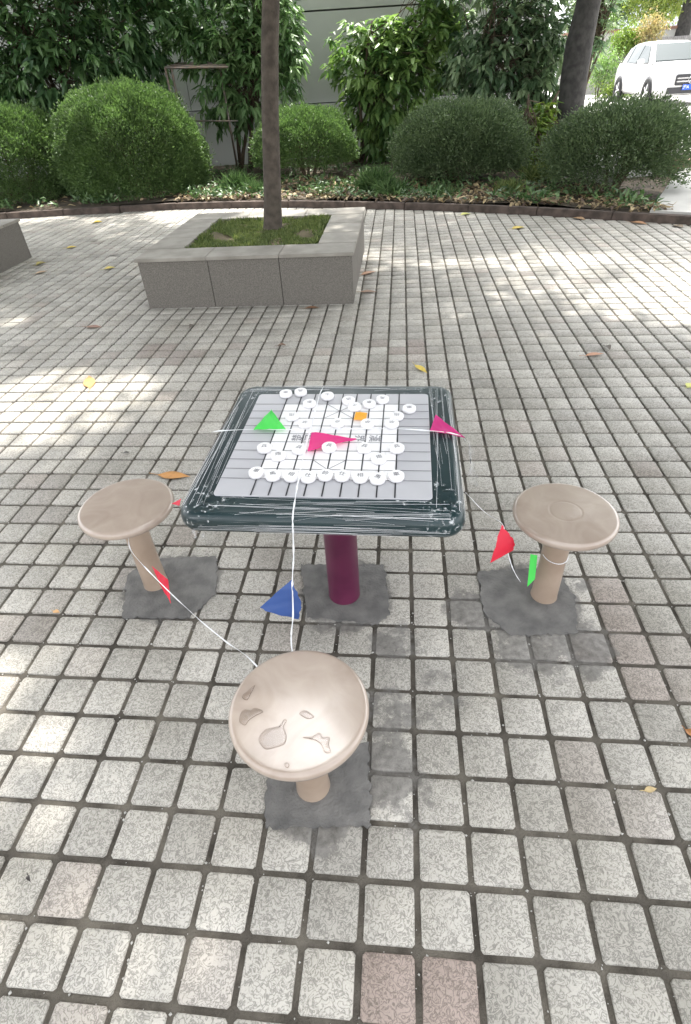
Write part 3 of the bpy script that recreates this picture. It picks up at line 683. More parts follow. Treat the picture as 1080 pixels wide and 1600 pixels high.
shrub('tall_shrub', (.75, 14.1, .1), [blob(590, 90, 13.8, 1.05, .6, .5), blob(600, 60, 13.9, .4, .3), blob(640, 120, 13.7, .85, .65, .5), blob(680, 40, 13.9, .55, .6), blob(580, 160, 13.9, .7, .6, .4), blob(620, 200, 13.8, .9, .6, .4), blob(670, -40, 14.0, .45, .4)],
      620, .215, .34, MT['leaf_mid'], 'shrub with broad drooping bright green leaves in front of the grey wall', seed=3)
shrub('tall_shrub', (3.0, 13.7, .1), [blob(775, 90, 13.3, 1.1, .7, .5), blob(830, 50, 13.4, .9, .9, .5), blob(800, 150, 13.2, .9, .55, .4), blob(850, 110, 13.3, .5, .8), blob(800, -20, 13.6, 1.4, .6), blob(740, 110, 13.2, .5, .5), blob(830, 190, 13.2, .6, .4)],
      640, .20, .36, MT['leaf_grey'], 'grey-green shrub with glossy oval leaves just left of the thick trunk', seed=4)
shrub('low_shrub', (3.6, 12.0, .1), [blob(850, 178, 12.0, .25, .2, .25), blob(835, 215, 11.9, .35, .5, .3), blob(845, 260, 11.6, .35, .3, .3)], 150, .17, .28, MT['leaf_lime'], 'low lime green shrub in the gap at the foot of the thick trunk', seed=5)
shrub('tall_shrub', (6.1, 16.2, .1), [blob(925, 40, 16, .5, .8, .4), blob(930, -10, 16, .7, .5, .4), blob(905, 90, 16, .3, .6, .3)], 150, .17, .3, MT['leaf_grey'], 'thin pale shrub seen just right of the thick trunk', seed=6, per=8)

# low ground cover between the bushes: uncountable
N = 8500; X = RNG.uniform(-7.5, 4.3, N); Yk = kerb_y(X)+.17+RNG.random(N)**1.5*3.6
q = np.sin(X*3.1+1)*np.cos(Yk*2.3)+.6*np.sin(X*7+Yk*5); k_ = q+RNG.random(N)*1.2 > .45; X, Yk = X[k_], Yk[k_]; N = len(X)
D = RNG.normal(0, .8, (N, 3)); D[:, 2] = .3+RNG.random(N)*.8; nn = RNG.normal(0, .5, (N, 3)); nn[:, 2] += 1
o = leaves_mesh('ground_cover', np.stack([X, Yk, .11+.12*RNG.random(N)**2], 1), D, nn, .06+.09*RNG.random(N), .02+.03*RNG.random(N), MT['mondo'], tint=RNG.random(N)*.8, droop=.3); tag(o, 'low dark green ground cover growing between the round bushes', 'ground cover', kind='stuff')
# grass-like clumps
def clump(px, py, n_, hgt, label, mat_='mondo', seed=0):
    p = at(px, py, .11); rg = np.random.default_rng(seed+300)
    pos = np.stack([rg.normal(0, .10, n_), rg.normal(0, .08, n_), np.zeros(n_)], 1); D = np.stack([rg.normal(0, .6, n_), rg.normal(0, .6, n_), np.full(n_, 1.)], 1)
    o = leaves_mesh('grass_clump', pos, D, rg.normal(0, 1, (n_, 3)), hgt*.8*(.6+.6*rg.random(n_)), np.full(n_, .010), MT[mat_], droop=.5, tint=rg.random(n_))
    o.location = p; return tag(o, label, 'plant', 'strappy grass clumps behind the kerb')
clump(372, 298, 520, .36, 'grass clump just left of the slim tree trunk', seed=1)
clump(400, 302, 260, .25, 'small grass clump touching the left side of the slim trunk', seed=6)
clump(588, 300, 560, .42, 'large grass clump between the small bush and the dark dome bush', seed=2)
clump(610, 305, 320, .3, 'lower grass clump at the left foot of the dark dome bush', seed=3)
clump(840, 285, 420, .34, 'dry pale grass clump between the dark dome bush and the see-through bush', 'grass', seed=4)
clump(795, 300, 260, .22, 'small grass clump under the right side of the dark dome bush', 'grass', seed=5)
clump(690, 305, 240, .2, 'small grass clump by the stem of the dark dome bush', 'mondo', seed=7)

# leaf litter on the bed: uncountable
N = 2500; X = RNG.uniform(-7, 4.4, N); X[:2200] = RNG.uniform(-2.6, 4.4, 2200)
off = .13+RNG.random(N)**1.4*2.0; Yk = kerb_y(X)+off
pos = np.stack([X, Yk, .125+.02*RNG.random(N)], 1); D = RNG.normal(0, 1, (N, 3)); D[:, 2] *= .25
nn = RNG.normal(0, .35, (N, 3)); nn[:, 2] += 1
o = leaves_mesh('leaf_litter', pos, D, nn, .07+.07*RNG.random(N), .03+.03*RNG.random(N), MT['litter'], tint=RNG.random(N)**1.3, droop=.2); tag(o, 'brown and straw fallen leaves covering the soil behind the kerb', 'leaf litter', kind='stuff')

# ================================================================== WALL / FAR THINGS
bld = empty('grey_building', (0, 15.4, 0)); tag(bld, 'pale grey rendered building wall behind the tall shrubs', 'building')
def bx(name, c, s, m_, parent, bev=0, rz=0):
    bm = bmesh.new(); add_box(bm, c, s, rz, bev); return bmobj(name, bm, m_, parent)
for (xa, xb) in ((-11, -6.9), (-6.9, -2.9), (-2.9, 2.55), (2.56, 5.0)):
    bx('wall', ((xa+xb)/2, .2, 1.92), (xb-xa-.012, .3, 1.52), MT['wall'], bld)
    bx('upper_wall', ((xa+xb)/2, .2, 3.22), (xb-xa-.012, .3, 1.02), MT['wall'], bld)
    bx('plinth', ((xa+xb)/2, .17, .57), (xb-xa-.012, .36, 1.14), MT['wall'], bld, .004)
bx('joint_core', (-3, .28, 1.85), (15.9, .2, 3.7), MT['wall_dark'], bld)
bx('pilaster', (2.95, .03, 1.85), (.16, .06, 3.7), MT['wall_dark'], bld)
bx('window', (3.6, .045, 3.1), (.9, .03, .9), MT['wall_dark'], bld)
bx('roof', (-3, 1.62, 3.80), (16.2, 3.2, .12), MT['wall'], bld)
bx('rear_wall', (-3, 3.1, 1.85), (15.9, .1, 3.7), MT['wall'], bld)
bx('side_wall', (4.93, 1.75, 1.85), (.12, 2.55, 3.7), MT['wall'], bld)

# pipe frame
fr = empty('pipe_frame', (0, 0, 0)); tag(fr, 'rusty grey pipe frame leaning by the wall above the largest bush', 'metal frame')
A = aty(258, 106, 13.3); B_ = aty(332, 106, 13.3); zt = A.z
for nm, p, q, rr in (('leg', A, aty(274, 165, 13.3)-Vector((0, 0, .9)), .022), ('leg', A+Vector((.09, .12, 0)), aty(281, 165, 13.42)-Vector((0, 0, .9)), .022),
                     ('leg', B_+Vector((.1, .3, 0)), Vector((B_.x+.15, 13.6, .1)), .022),
                     ('rail', A, B_+Vector((.3, 0, 0)), .022), ('rail', A+Vector((.08, .25, .03)), B_+Vector((.3, .25, .03)), .018), ('rail', A+Vector((.15, .5, .06)), B_+Vector((.3, .5, .06)), .018),
                     ('cross_rail', A, A+Vector((.15, .5, .06)), .018), ('low_rail', aty(300, 189, 13.3), aty(372, 189, 13.3), .012)):
    bm = bmesh.new(); add_tube(bm, [p, q], rr, 10); bmobj(nm, bm, MT['pipe'], fr)

# far right: fence, planted wall, buildings, trees
fe = empty('slat_fence', (0, 0, 0)); tag(fe, 'grey upright slat fence behind the white car', 'fence')
fp0, fp1 = aty(957, 100, 29.5), aty(1130, 80, 29.0); fz = aty(985, 66, 29.4).z
for k in range(60):
    p_ = fp0.lerp(fp1, k/59); bx('slat', (p_.x, p_.y, (fz+.3)/2+.1), (.06, .03, fz-.3), MT['fence'], fe, .004)
for z_ in (.65, fz-.2): bx('rail', ((fp0.x+fp1.x)/2, (fp0.y+fp1.y)/2-.04, z_), (fp1.x-fp0.x, .04, .06), MT['fence'], fe, 0, math.atan2(fp1.y-fp0.y, fp1.x-fp0.x))
def bushy(name, c, rad, n_, leaf, material, label, cat='bush', trunk=None, group=None):
    root = empty(name, (c[0], c[1], .17)); tag(root, label, cat, group)
    crown_mesh('crown', (0, 0, c[2]-.17), rad, n_, 16, leaf, MT[material], root, zmin=.1, gaps=None)
    if trunk:
        bm = bmesh.new(); add_tube(bm, [(0, 0, -.1), (.1, 0, c[2]*.6), (0, 0, c[2])], [trunk, trunk*.8, trunk*.4], 12); bmobj('trunk', bm, MT['bark_dark'], root)
    else:
        bm = bmesh.new()
        for k in range(5): limb(bm, (0, 0, -.1), (rad[0]*.5*math.cos(k*1.3), rad[1]*.5*math.sin(k*1.3), c[2]), .03, .01)
        bmobj('branches', bm, MT['twig'], root)
    return root
q = aty(942, 108, 28); bushy('small_bush', (q.x, q.y, q.z), (.55, .5, .55), 130, .10, 'leaf_mid', 'small rounded green bush by the road left of the white car', group='plants beyond the road')
q = aty(965, 138, 27.3); bushy('small_bush', (q.x, q.y, .5), (.8, .4, .25), 100, .10, 'leaf_lime', 'low pale scrub at the road edge behind the rear wheel of the car', group='plants beyond the road')
q = aty(983, 62, 29.2); bushy('hedge', (q.x, q.y, q.z), (.75, .4, .32), 150, .12, 'leaf_lime', 'yellow-green hedge growing over the top of the slat fence', 'hedge')
q = aty(1020, 44, 28.5); bushy('red_leaf_shrub', (q.x, q.y, q.z), (.42, .4, .26), 90, .10, 'redleaf', 'orange-red leaved shrub above the roof of the white car', 'shrub', group='plants beyond the road')
q = aty(1030, 5, 33); bushy('far_tree', (q.x, q.y, q.z+.5), (1.6, 1.6, 1.3), 420, .17, 'leaf_far', 'sunlit yellow-green tree at the top right, left of the dark trunk', 'tree', trunk=.12, group='plants beyond the road')
q = aty(1064, 50, 31); bushy('far_tree', (q.x, q.y, 4.9), (2.2, 1.8, 1.9), 420, .2, 'leaf_far', 'far tree with thick dark trunk rising behind the car roof', 'tree', trunk=.36, group='plants beyond the road')
q = aty(922, 60, 34); bushy('far_tree', (q.x, q.y, 2.6), (1.1, 1.2, 1.5), 260, .15, 'leaf_mid', 'far green tree seen between the thick trunk and the pale building', 'tree', trunk=.1, group='plants beyond the road')
q = aty(965, 20, 34.5); bushy('far_tree', (q.x, q.y, q.z+.2), (.7, .8, .9), 110, .15, 'leaf_grey', 'thin grey-green treetop in front of the pale bluish building', 'tree', trunk=.07, group='plants beyond the road')
fb = empty('far_building', (24.5, 50, 0)); tag(fb, 'pale bluish building far off at the top right behind the trees', 'building')
bx('wall', (0, 0, 5), (12, 8, 10), MT['far_build'], fb, 0, .1)
for i in range(5):
    for j in range(3): bx('window', (-4.6+i*2.2+.42, -4.03-(-4.6+i*2.2)*-.1, 2+j*2.9), (1.2, .1, 1.5), MT['far_window'], fb, 0, .1)
bx('roof', (0, 0, 10.15), (12.4, 8.4, .3), MT['wall'], fb, 0, .1)
lw = empty('low_wall', (14.6, 31.2, 0)); tag(lw, 'low cream garden wall behind the slat fence', 'wall')
bx('wall', (0, 0, 1.2), (7.5, .25, 2.4), MT['concrete'], lw, 0, -.05); bx('coping', (0, 0, 2.45), (7.6, .35, .1), MT['brick'], lw, 0, -.05)

# ---------------------------------------------------------------- car
def make_car(loc, heading, label):
    root = empty('parked_car', loc, heading); tag(root, label, 'car')
    # +X is forward; length 4.66, width 1.89, height 1.64; origin under the middle
    Wd = .945
    # body: stations x, half width, sill z, belt z(deck), deck crown
    st = [(2.33, .62, .34, .70, .72), (2.28, .80, .30, .80, .84), (2.12, .90, .26, .90, .98), (1.8, .935, .25, .95, 1.04), (1.3, .945, .25, 1.0, 1.09), (.95, .945, .25, 1.03, 1.12), (.4, .945, .25, 1.05, 1.08), (-.6, .945, .25, 1.08, 1.1), (-1.5, .94, .25, 1.10, 1.12), (-2.0, .92, .28, 1.10, 1.12), (-2.25, .86, .34, 1.06, 1.09), (-2.33, .78, .40, .98, 1.0)]
    bm = bmesh.new(); rings = []
    for x_, w_, zs, zb, zc in st:
        half = [(0, zs), (w_*.86, zs), (w_*.97, zs+.10), (w_, (zs+zb)/2), (w_*.985, zb-.12), (w_*.93, zb), (w_*.55, zc-.015), (0, zc)]
        rings.append([bm.verts.new((x_, y_, z_)) for y_, z_ in half]+[bm.verts.new((x_, -y_, z_)) for y_, z_ in half[-2:0:-1]])
    k = len(rings[0])
    for a, b_ in zip(rings, rings[1:]):
        for i in range(k):
            f = bm.faces.new((a[i], a[(i+1) % k], b_[(i+1) % k], b_[i])); f.smooth = True
    bm.faces.new(rings[0][::-1]); bm.faces.new(rings[-1]); bmesh.ops.recalc_face_normals(bm, faces=bm.faces)
    bmobj('body', bm, MT['car_paint'], root)
    # cabin
    cs = [(.98, .80, 1.07, .80, 1.085), (.25, .82, 1.06, .62, 1.57), (0.0, .83, 1.06, .61, 1.62), (-.8, .84, 1.07, .61, 1.645), (-1.5, .82, 1.08, .60, 1.61), (-1.95, .78, 1.09, .58, 1.50), (-2.2, .74, 1.09, .60, 1.12)]
    bm = bmesh.new(); rings = []
    for x_, wb, zb, wt, zt_ in cs:
        half = [(wb, zb-.03), (wt+.02, zt_-.05 if zt_ > 1.2 else zb), (wt-.08, zt_), (0, zt_+(.02 if zt_ > 1.2 else 0))]
        rings.append([bm.verts.new((x_, y_, z_)) for y_, z_ in half]+[bm.verts.new((x_, -y_, z_)) for y_, z_ in half[-2::-1]])
    for a, b_ in zip(rings, rings[1:]):
        for i in range(len(a)-1):
            f = bm.faces.new((a[i], a[i+1], b_[i+1], b_[i])); f.smooth = True
    bm.faces.new(rings[-1]); bmesh.ops.recalc_face_normals(bm, faces=bm.faces)
    bmobj('roof', bm, MT['car_paint'], root)
    def quadpane(name, pts, m_, parent=root, th=.008):
        P = [Vector(p) for p in pts]; nn = (P[1]-P[0]).cross(P[2]-P[0]).normalized()*th
        bm = bmesh.new(); a = [bm.verts.new(p+nn) for p in P]; b2 = [bm.verts.new(p-nn) for p in P]; bm.faces.new(a); bm.faces.new(b2[::-1])
        for i in range(len(P)): bm.faces.new((a[i], b2[i], b2[(i+1) % len(P)], a[(i+1) % len(P)]))
        bmesh.ops.recalc_face_normals(bm, faces=bm.faces)
        return bmobj(name, bm, m_, parent)
    quadpane('windscreen', [(.93, .70, 1.125), (.93, -.70, 1.125), (.29, -.56, 1.555), (.29, .56, 1.555)], MT['glass'], th=.02)
    quadpane('rear_window', [(-2.17, .60, 1.15), (-2.17, -.60, 1.15), (-1.97, -.5, 1.47), (-1.97, .5, 1.47)], MT['glass'], th=.02)
    for s_ in (1, -1):
        quadpane('side_window', [(.72, s_*.835, 1.10), (-.28, s_*.85, 1.10), (-.28, s_*.665, 1.55), (.18, s_*.665, 1.52)], MT['glass'], th=.012)
        quadpane('side_window', [(-.34, s_*.85, 1.10), (-1.2, s_*.85, 1.11), (-1.2, s_*.655, 1.56), (-.34, s_*.66, 1.56)], MT['glass'], th=.012)
        quadpane('side_window', [(-1.27, s_*.845, 1.12), (-1.85, s_*.80, 1.16), (-1.72, s_*.65, 1.49), (-1.27, s_*.655, 1.55)], MT['glass'], th=.012)
        mi = bmesh.new(); add_box(mi, (.58, s_*1.02, 1.14), (.13, .22, .15), 0, .03); mo = bmobj('mirror', mi, MT['car_paint'], root)
        hl = bmesh.new()
        v_ = [(2.25, .50, .78), (2.30, .52, .64), (2.17, .80, .63), (1.98, .905, .70), (1.90, .915, .82), (2.10, .83, .845)]
        quadpane('headlight', [(x_+.06, s_*(y_+.045), z_) for x_, y_, z_ in v_], MT['lamp'], th=.02)
        for xw in (1.42, -1.45):
            ar = bmesh.new(); lathe(ar, [(0, 0), (.40, 0), (.41, .02), (.0, .02)], 36)
            bmesh.ops.transform(ar, matrix=Matrix.Translation((xw, s_*.932+(-.0 if s_ > 0 else .0), .36)) @ Matrix.Rotation(-s_*math.pi/2, 4, 'X'), verts=ar.verts); bmobj('wheel_arch', ar, MT['dark_trim'], root)
            wh = empty('wheel', (xw, s_*.87, .36)); wh.parent = root
            ty = bmesh.new(); lathe(ty, [(.24, .10), (.33, .11), (.36, .08), (.36, -.08), (.33, -.11), (.24, -.10)], 36); bmesh.ops.transform(ty, matrix=Matrix.Rotation(-s_*math.pi/2, 4, 'X'), verts=ty.verts); bmobj('tyre', ty, MT['tyre'], wh)
            ri = bmesh.new(); lathe(ri, [(0, .07), (.05, .09), (.06, .05), (.21, .05), (.25, .10), (.245, .03), (0, .03)], 36)
            for k5 in range(5): add_box(ri, (.13*math.cos(k5*1.2566), .13*math.sin(k5*1.2566), .075), (.20, .045, .03), k5*1.2566)
            bmesh.ops.transform(ri, matrix=Matrix.Rotation(-s_*math.pi/2, 4, 'X'), verts=ri.verts); bmobj('rim', ri, MT['chrome'], wh)
    gr = bmesh.new(); add_box(gr, (2.335, 0, .66), (.05, .92, .27), 0, .02); g_ = bmobj('grille', gr, MT['dark_trim'], root)
    for z_ in (.62, .70): bx('grille_bar', (2.37, 0, z_), (.03, .86, .035), MT['chrome'], g_, .005)
    em = bmesh.new(); pts = [(2.40, .095*math.cos(a*math.pi/16), .66+.095*math.sin(a*math.pi/16)) for a in range(33)]; add_tube(em, pts, .010, 8)
    for a in (90, 210, 330): add_tube(em, [(2.40, 0, .66), (2.40, .09*math.cos(R(a)), .66+.09*math.sin(R(a)))], [.014, .004], 6)
    bmobj('emblem', em, MT['chrome'], g_)
    bx('lower_grille', (2.33, 0, .40), (.05, 1.3, .16), MT['dark_trim'], root, .01)
    pl = bx('number_plate', (2.385, 0, .475), (.02, .44, .14), MT['plate_blue'], root, .003)
    return root, pl
hd = math.atan2(-2.87, -.30)
fa = Vector((10.72, 22, .30)); dirv = Vector((math.cos(hd), math.sin(hd), 0)); lat = Vector((-dirv.y, dirv.x, 0))
# near-left front wheel stands at fa: it is the car's right-hand side
cc = fa - dirv*1.42 + lat*.87
car, plate = make_car(cc, hd, 'white sport utility car parked beyond the bushes at the right edge')

# text helper
def text_mesh(s_, size, loc, rot, material, parent, name='lettering', ext=.0004):
    cu = bpy.data.curves.new(name, 'FONT'); cu.body = s_; cu.size = size; cu.align_x = 'CENTER'; cu.align_y = 'CENTER'; cu.extrude = ext; cu.resolution_u = 3
    o = bpy.data.objects.new(name, cu); C.objects.link(o); dg = bpy.context.evaluated_depsgraph_get()
    me = bpy.data.meshes.new_from_object(o.evaluated_get(dg)); bpy.data.objects.remove(o); bpy.data.curves.remove(cu)
    me.materials.clear(); me.materials.append(material)
    o = bpy.data.objects.new(name, me); C.objects.link(o); o.location = loc; o.rotation_euler = rot
    if parent: o.parent = parent
    return o
text_mesh('沪A', .11, (2.397, -.12, .475), (R(90), 0, R(90)), MT['white'], car, 'plate_lettering')

# ================================================================== TABLE
TC = (-.026, 1.552); TA = R(-7.85)
tb = empty('chess_table', (TC[0], TC[1], 0), TA); tag(tb, 'dark green square chess table wrapped in cling film on a maroon post', 'table')
def rsq(h, r, n=8):
    out = []
    for cx_, cy2, a0 in ((h-r, h-r, 0), (-h+r, h-r, 90), (-h+r, -h+r, 180), (h-r, -h+r, 270)):
        for k in range(n+1):
            a = R(a0+90*k/n); out.append((cx_+r*math.cos(a), cy2+r*math.sin(a)))
    return out
def rsolid(rings, cap0=True, cap1=True, mat_=None):
    bm = bmesh.new(); RR = []
    for h, r, z in rings: RR.append([bm.verts.new((x_, y_, z)) for x_, y_ in rsq(h, r)])
    for a, b_ in zip(RR, RR[1:]):
        for i in range(len(a)):
            f = bm.faces.new((a[i], a[(i+1) % len(a)], b_[(i+1) % len(a)], b_[i])); f.smooth = True
    if cap0: bm.faces.new(RR[0][::-1])
    if cap1: bm.faces.new(RR[-1])
    bmesh.ops.recalc_face_normals(bm, faces=bm.faces); return bm
TH = .408
prof = [(TH-.045, .05, .678), (TH-.02, .055, .680), (TH-.005, .058, .688), (TH, .06, .702), (TH, .06, .722), (TH-.004, .059, .736), (TH-.012, .056, .7445), (TH-.024, .050, .7485), (TH-.04, .045, .7490)]
bmobj('tabletop', rsolid(prof), MT['rim'], tb)
# cling film skin 1.5 mm off the rim: four sides and four corners
def film(side):
    bm = bmesh.new(); e = .0018
    ps = [(TH-.052, .6785-e), (TH-.02, .680-e), (TH-.005+e, .688-e), (TH+e, .702), (TH+e, .722), (TH-.004+e, .736+e), (TH-.012+e, .7445+e), (TH-.024, .7487+e), (TH-.05, .7495+e), (TH-.087, .7495+e)]
    rows = []; hl = TH-.045
    for i, (h, z) in enumerate(ps):
        rows.append([bm.verts.new((-hl+2*hl*k/24, -h+.0012*math.sin(k*1.7+i), z+.0006*math.sin(k*2.3+i*2))) for k in range(25)])
    for a, b_ in zip(rows, rows[1:]):
        for k in range(24): f = bm.faces.new((a[k], a[k+1], b_[k+1], b_[k])); f.smooth = True
    bmesh.ops.transform(bm, matrix=Matrix.Rotation(side*math.pi/2, 4, 'Z'), verts=bm.verts)
    o = bmobj('cling_film', bm, MT['film_x'] if side % 2 == 0 else MT['film_y'], tb)
    # stretched strands, thin and real
    bm = bmesh.new(); rnd = random.Random(side)
    cnt = 48 if side == 0 else 26 if side % 2 else 12
    for k in range(cnt):
        y0 = rnd.uniform(.325, TH+.001); x0 = rnd.uniform(-hl, hl*.3); x1 = min(hl, x0+rnd.uniform(.1, .6)); y1 = min(TH+.001, max(.322, y0+rnd.uniform(-.02, .02)))
        if rnd.random() < .45 and side == 0: zs = rnd.uniform(.690, .730); pp = [(x0, -(TH+.003), zs), ((x0+x1)/2, -(TH+.0035), zs+.002), (x1, -(TH+.003), zs+rnd.uniform(-.004, .004))]
        else:
            def zz(y): return .7515 if y < TH-.024 else float(np.interp(y, [TH-.024, TH-.008, TH+.001], [.7510, .7455, .733]))
            pp = [(x0, -y0, zz(y0)+.001), ((x0+x1)/2, -(y0+y1)/2, zz((y0+y1)/2)+.001), (x1, -y1, zz(y1)+.001)]
        add_tube(bm, pp, rnd.uniform(.00015, .00042), 5)
    bmesh.ops.transform(bm, matrix=Matrix.Rotation(side*math.pi/2, 4, 'Z'), verts=bm.verts)
    bmobj('film_strands', bm, MT['tape'], o)
for s_ in range(4): film(s_)
for k, (sx_, sy4) in enumerate(((1, 1), (-1, 1), (-1, -1), (1, -1))):
    bm = bmesh.new(); e = .003; rows = []; rnd = random.Random(40+k)
    for h, r, z in [(TH-.01+e, .06, .686), (TH+e, .062, .702), (TH+e, .062, .723), (TH-.004+e, .06, .738), (TH-.012+e, .055, .7475), (TH-.03, .05, .7520), (TH-.085, .035, .7525)]:
        row = []
        q_ = rsq(h, r)[0:9]; ln = [(h, h-.11)]+q_+[(h-.11, h)]
        for (x_, y_) in ln: row.append(bm.verts.new((x_*sx_+rnd.uniform(-.0012, .0012), y_*sy4+rnd.uniform(-.0012, .0012), z+rnd.uniform(-.0007, .0007))))
        rows.append(row)
    for a, b_ in zip(rows, rows[1:]):
        for i in range(len(a)-1): f = bm.faces.new((a[i], a[i+1], b_[i+1], b_[i])); f.smooth = True
    bmobj('crinkled_film', bm, MT['film_c'], tb)
bm = rsolid([(.3175, .014, .745), (.3175, .014, .7520), (.316, .013, .7530)]); board = bmobj('chess_board', bm, MT['panel'], tb)
def flat(name, rects, z, m_, parent, th=.0006):
    bm = bmesh.new()
    for (x0, y0, x1, y1) in rects: add_box(bm, ((x0+x1)/2, (y0+y1)/2, z+th/2), (x1-x0, y1-y0, th))
    return bmobj(name, bm, m_, parent)
c_ = .052; xo = .004
flat('playing_field', [(xo-4*c_, -4.5*c_, xo+4*c_, 4.5*c_)], .7532, MT['white_panel'], board)
flat('upright_lines', [(xo+i*c_-.0021, -.3165, xo+i*c_+.0021, .3165) for i in range(-4, 5)], .7541, MT['ink'], board)
flat('cross_lines', [(-.3165, (j-4.5)*c_-.0008, .3165, (j-4.5)*c_+.0008) for j in range(10)], .7543, MT['ink_thin'], board, .0008)
bm = bmesh.new()
for sg in (1, -1):
    for dx in (1, -1): add_box(bm, (xo, sg*3.5*c_, .7546), (2*c_*1.414, .0012, .0008), dx*math.pi/4)
bmobj('palace_lines', bm, MT['ink_thin'], board)
for s_, x_, rz in (('楚', -.120, 90), ('河', -.078, 90), ('界', .084, -90), ('漢', .132, -90)):
    text_mesh(s_, .042, (x_+xo, 0, .7548), (0, 0, R(rz)), MT['ink_soft'], board, 'river_lettering')
bm = bmesh.new(); lathe(bm, [(.066, -.01), (.064, .02), (.063, .672), (.10, .6775), (0, .6775)], 40); po = bmobj('post', bm, MT['maroon'], tb)

# ---------------------------------------------------------------- pieces
pm = bmesh.new(); lathe(pm, [(0, 0), (.020, 0), (.0225, .0015), (.0240, .008), (.0232, .0155), (.0218, .0172), (.0195, .0176), (.0185, .0172), (.010, .0171), (0, .0171)], 32)
p0 = bpy.data.meshes.new('chess_piece'); pm.to_mesh(p0); pm.free(); p0.materials.append(MT['piece'])
near_txt = '車馬相仕帥仕相馬車'
PIECES = []
for i, ch in enumerate(near_txt):
    xx = [-.207, -.153, -.097, -.046, .004, .055, .109, .160, .214][i]; yy = [-.219, -.232, -.234, -.238, -.226, -.228, -.234, -.240, -.226][i]
    PIECES.append((xx, yy, ch, 0, 'white chess piece, number %s from the left in the full row nearest the camera' % ['one', 'two', 'three', 'four', 'five', 'six', 'seven', 'eight', 'nine'][i]))
PIECES += [(-.158, -.125, '炮', 0, 'left of the two white pieces standing between the nearest two rows'), (.159, -.135, '炮', 0, 'right of the two white pieces standing between the nearest two rows'),
           (-.212, -.081, '兵', 0, 'leftmost white piece of the five on the near bank of the river'), (-.098, -.085, '兵', 0, 'second white piece from the left on the near bank, left of the pink flag'),
           (-.003, -.073, '兵', 0, 'white piece standing on the edge of the pink flag'), (.110, -.074, '兵', 0, 'white piece just right of the pink flag tip on the near bank'), (.212, -.074, '兵', 0, 'rightmost white piece on the near bank of the river')]
far = [(-.211, .296, '車', 'leftmost white piece at the far edge of the board'), (-.157, .309, '馬', 'white piece farthest from the camera, second from the left at the far edge'), (-.110, .219, '象', 'white piece left of the tape near the far edge'), (-.051, .277, '士', 'white piece touching the tape at the far edge of the board'),
       (.030, .242, '將', 'far white piece partly hidden behind another near the far palace'), (.056, .195, '士', 'white piece just left above the amber flag'), (.106, .218, '象', 'white piece right above the amber flag'), (.153, .251, '馬', 'white piece at the far edge, right of the palace'), (.249, .182, '車', 'rightmost white piece, out in the grey margin'),
       (.207, .129, '炮', 'far one of the touching pair at the right side of the board'), (.192, .078, '卒', 'near one of the touching pair at the right side of the board'), (.110, .078, '卒', 'white piece just below the amber flag'), (-.158, .125, '炮', 'white piece just right of the green flag'), (-.103, .075, '卒', 'white piece above the left end of the pink flag'), (.007, .080, '卒', 'white piece in the middle of the board beyond the pink flag')]
for x_, y_, ch, lb in far: PIECES.append((x_, y_, ch, 180, lb))
ca, sa = math.cos(TA), math.sin(TA)
for i, (x_, y_, ch, rt, lb) in enumerate(PIECES):
    o = bpy.data.objects.new('chess_piece', p0); C.objects.link(o)
    o.location = (TC[0]+ca*x_-sa*y_, TC[1]+sa*x_+ca*y_, .7552); o.rotation_euler = (0, 0, TA+R(rt+random.uniform(-25, 25)))
    tag(o, lb, 'chess piece', 'white chess pieces on the board')
    text_mesh(ch, .020, (0, 0, .0172), (0, 0, 0), MT['ink_soft' if rt else 'ink_thin'], o, 'piece_character', .0003)

# ================================================================== STOOLS
def stool(x_, y_, label, rz=0, ring_=False):
    root = empty('mushroom_stool', (x_, y_, 0), rz); tag(root, label, 'stool', 'beige mushroom stools round the table')
    bm = bmesh.new(); lathe(bm, [(0, .3955), (.054, .3955), (.13, .398), (.160, .4005), (.172, .405), (.1785, .4115), (.1808, .420), (.1800, .428), (.1778, .4325), (.1750, .4350), (.1725, .4366), (.1705, .4376), (.1685, .4381), (.166, .4383), (.160, .4385), (.15, .4387), (.13, .4390), (.10, .4393)]+([(.064, .4396), (.058, .4397), (.055, .4390), (.052, .4397), (.046, .4398)] if ring_ else [(.06, .4397)])+[(.03, .4398), (0, .4399)], 72)
    bmobj('seat', bm, MT['seat'], root)
    bm = bmesh.new(); lathe(bm, [(.054, -.01), (.050, .02), (.0475, .2), (.049, .34), (.058, .385), (.075, .3975), (0, .3975)], 40); bmobj('post', bm, MT['post'], root)
    return root
NS = (-.152, .775); LS = (-.845, 1.685); RS = (.782, 1.475)
stool(*NS, 'near stool with water puddles on its round beige seat')
stool(*LS, 'left stool with plain dull beige round seat beside the table', 1.0)
stool(*RS, 'right stool with a green strip tied round its post', 2.2, True)
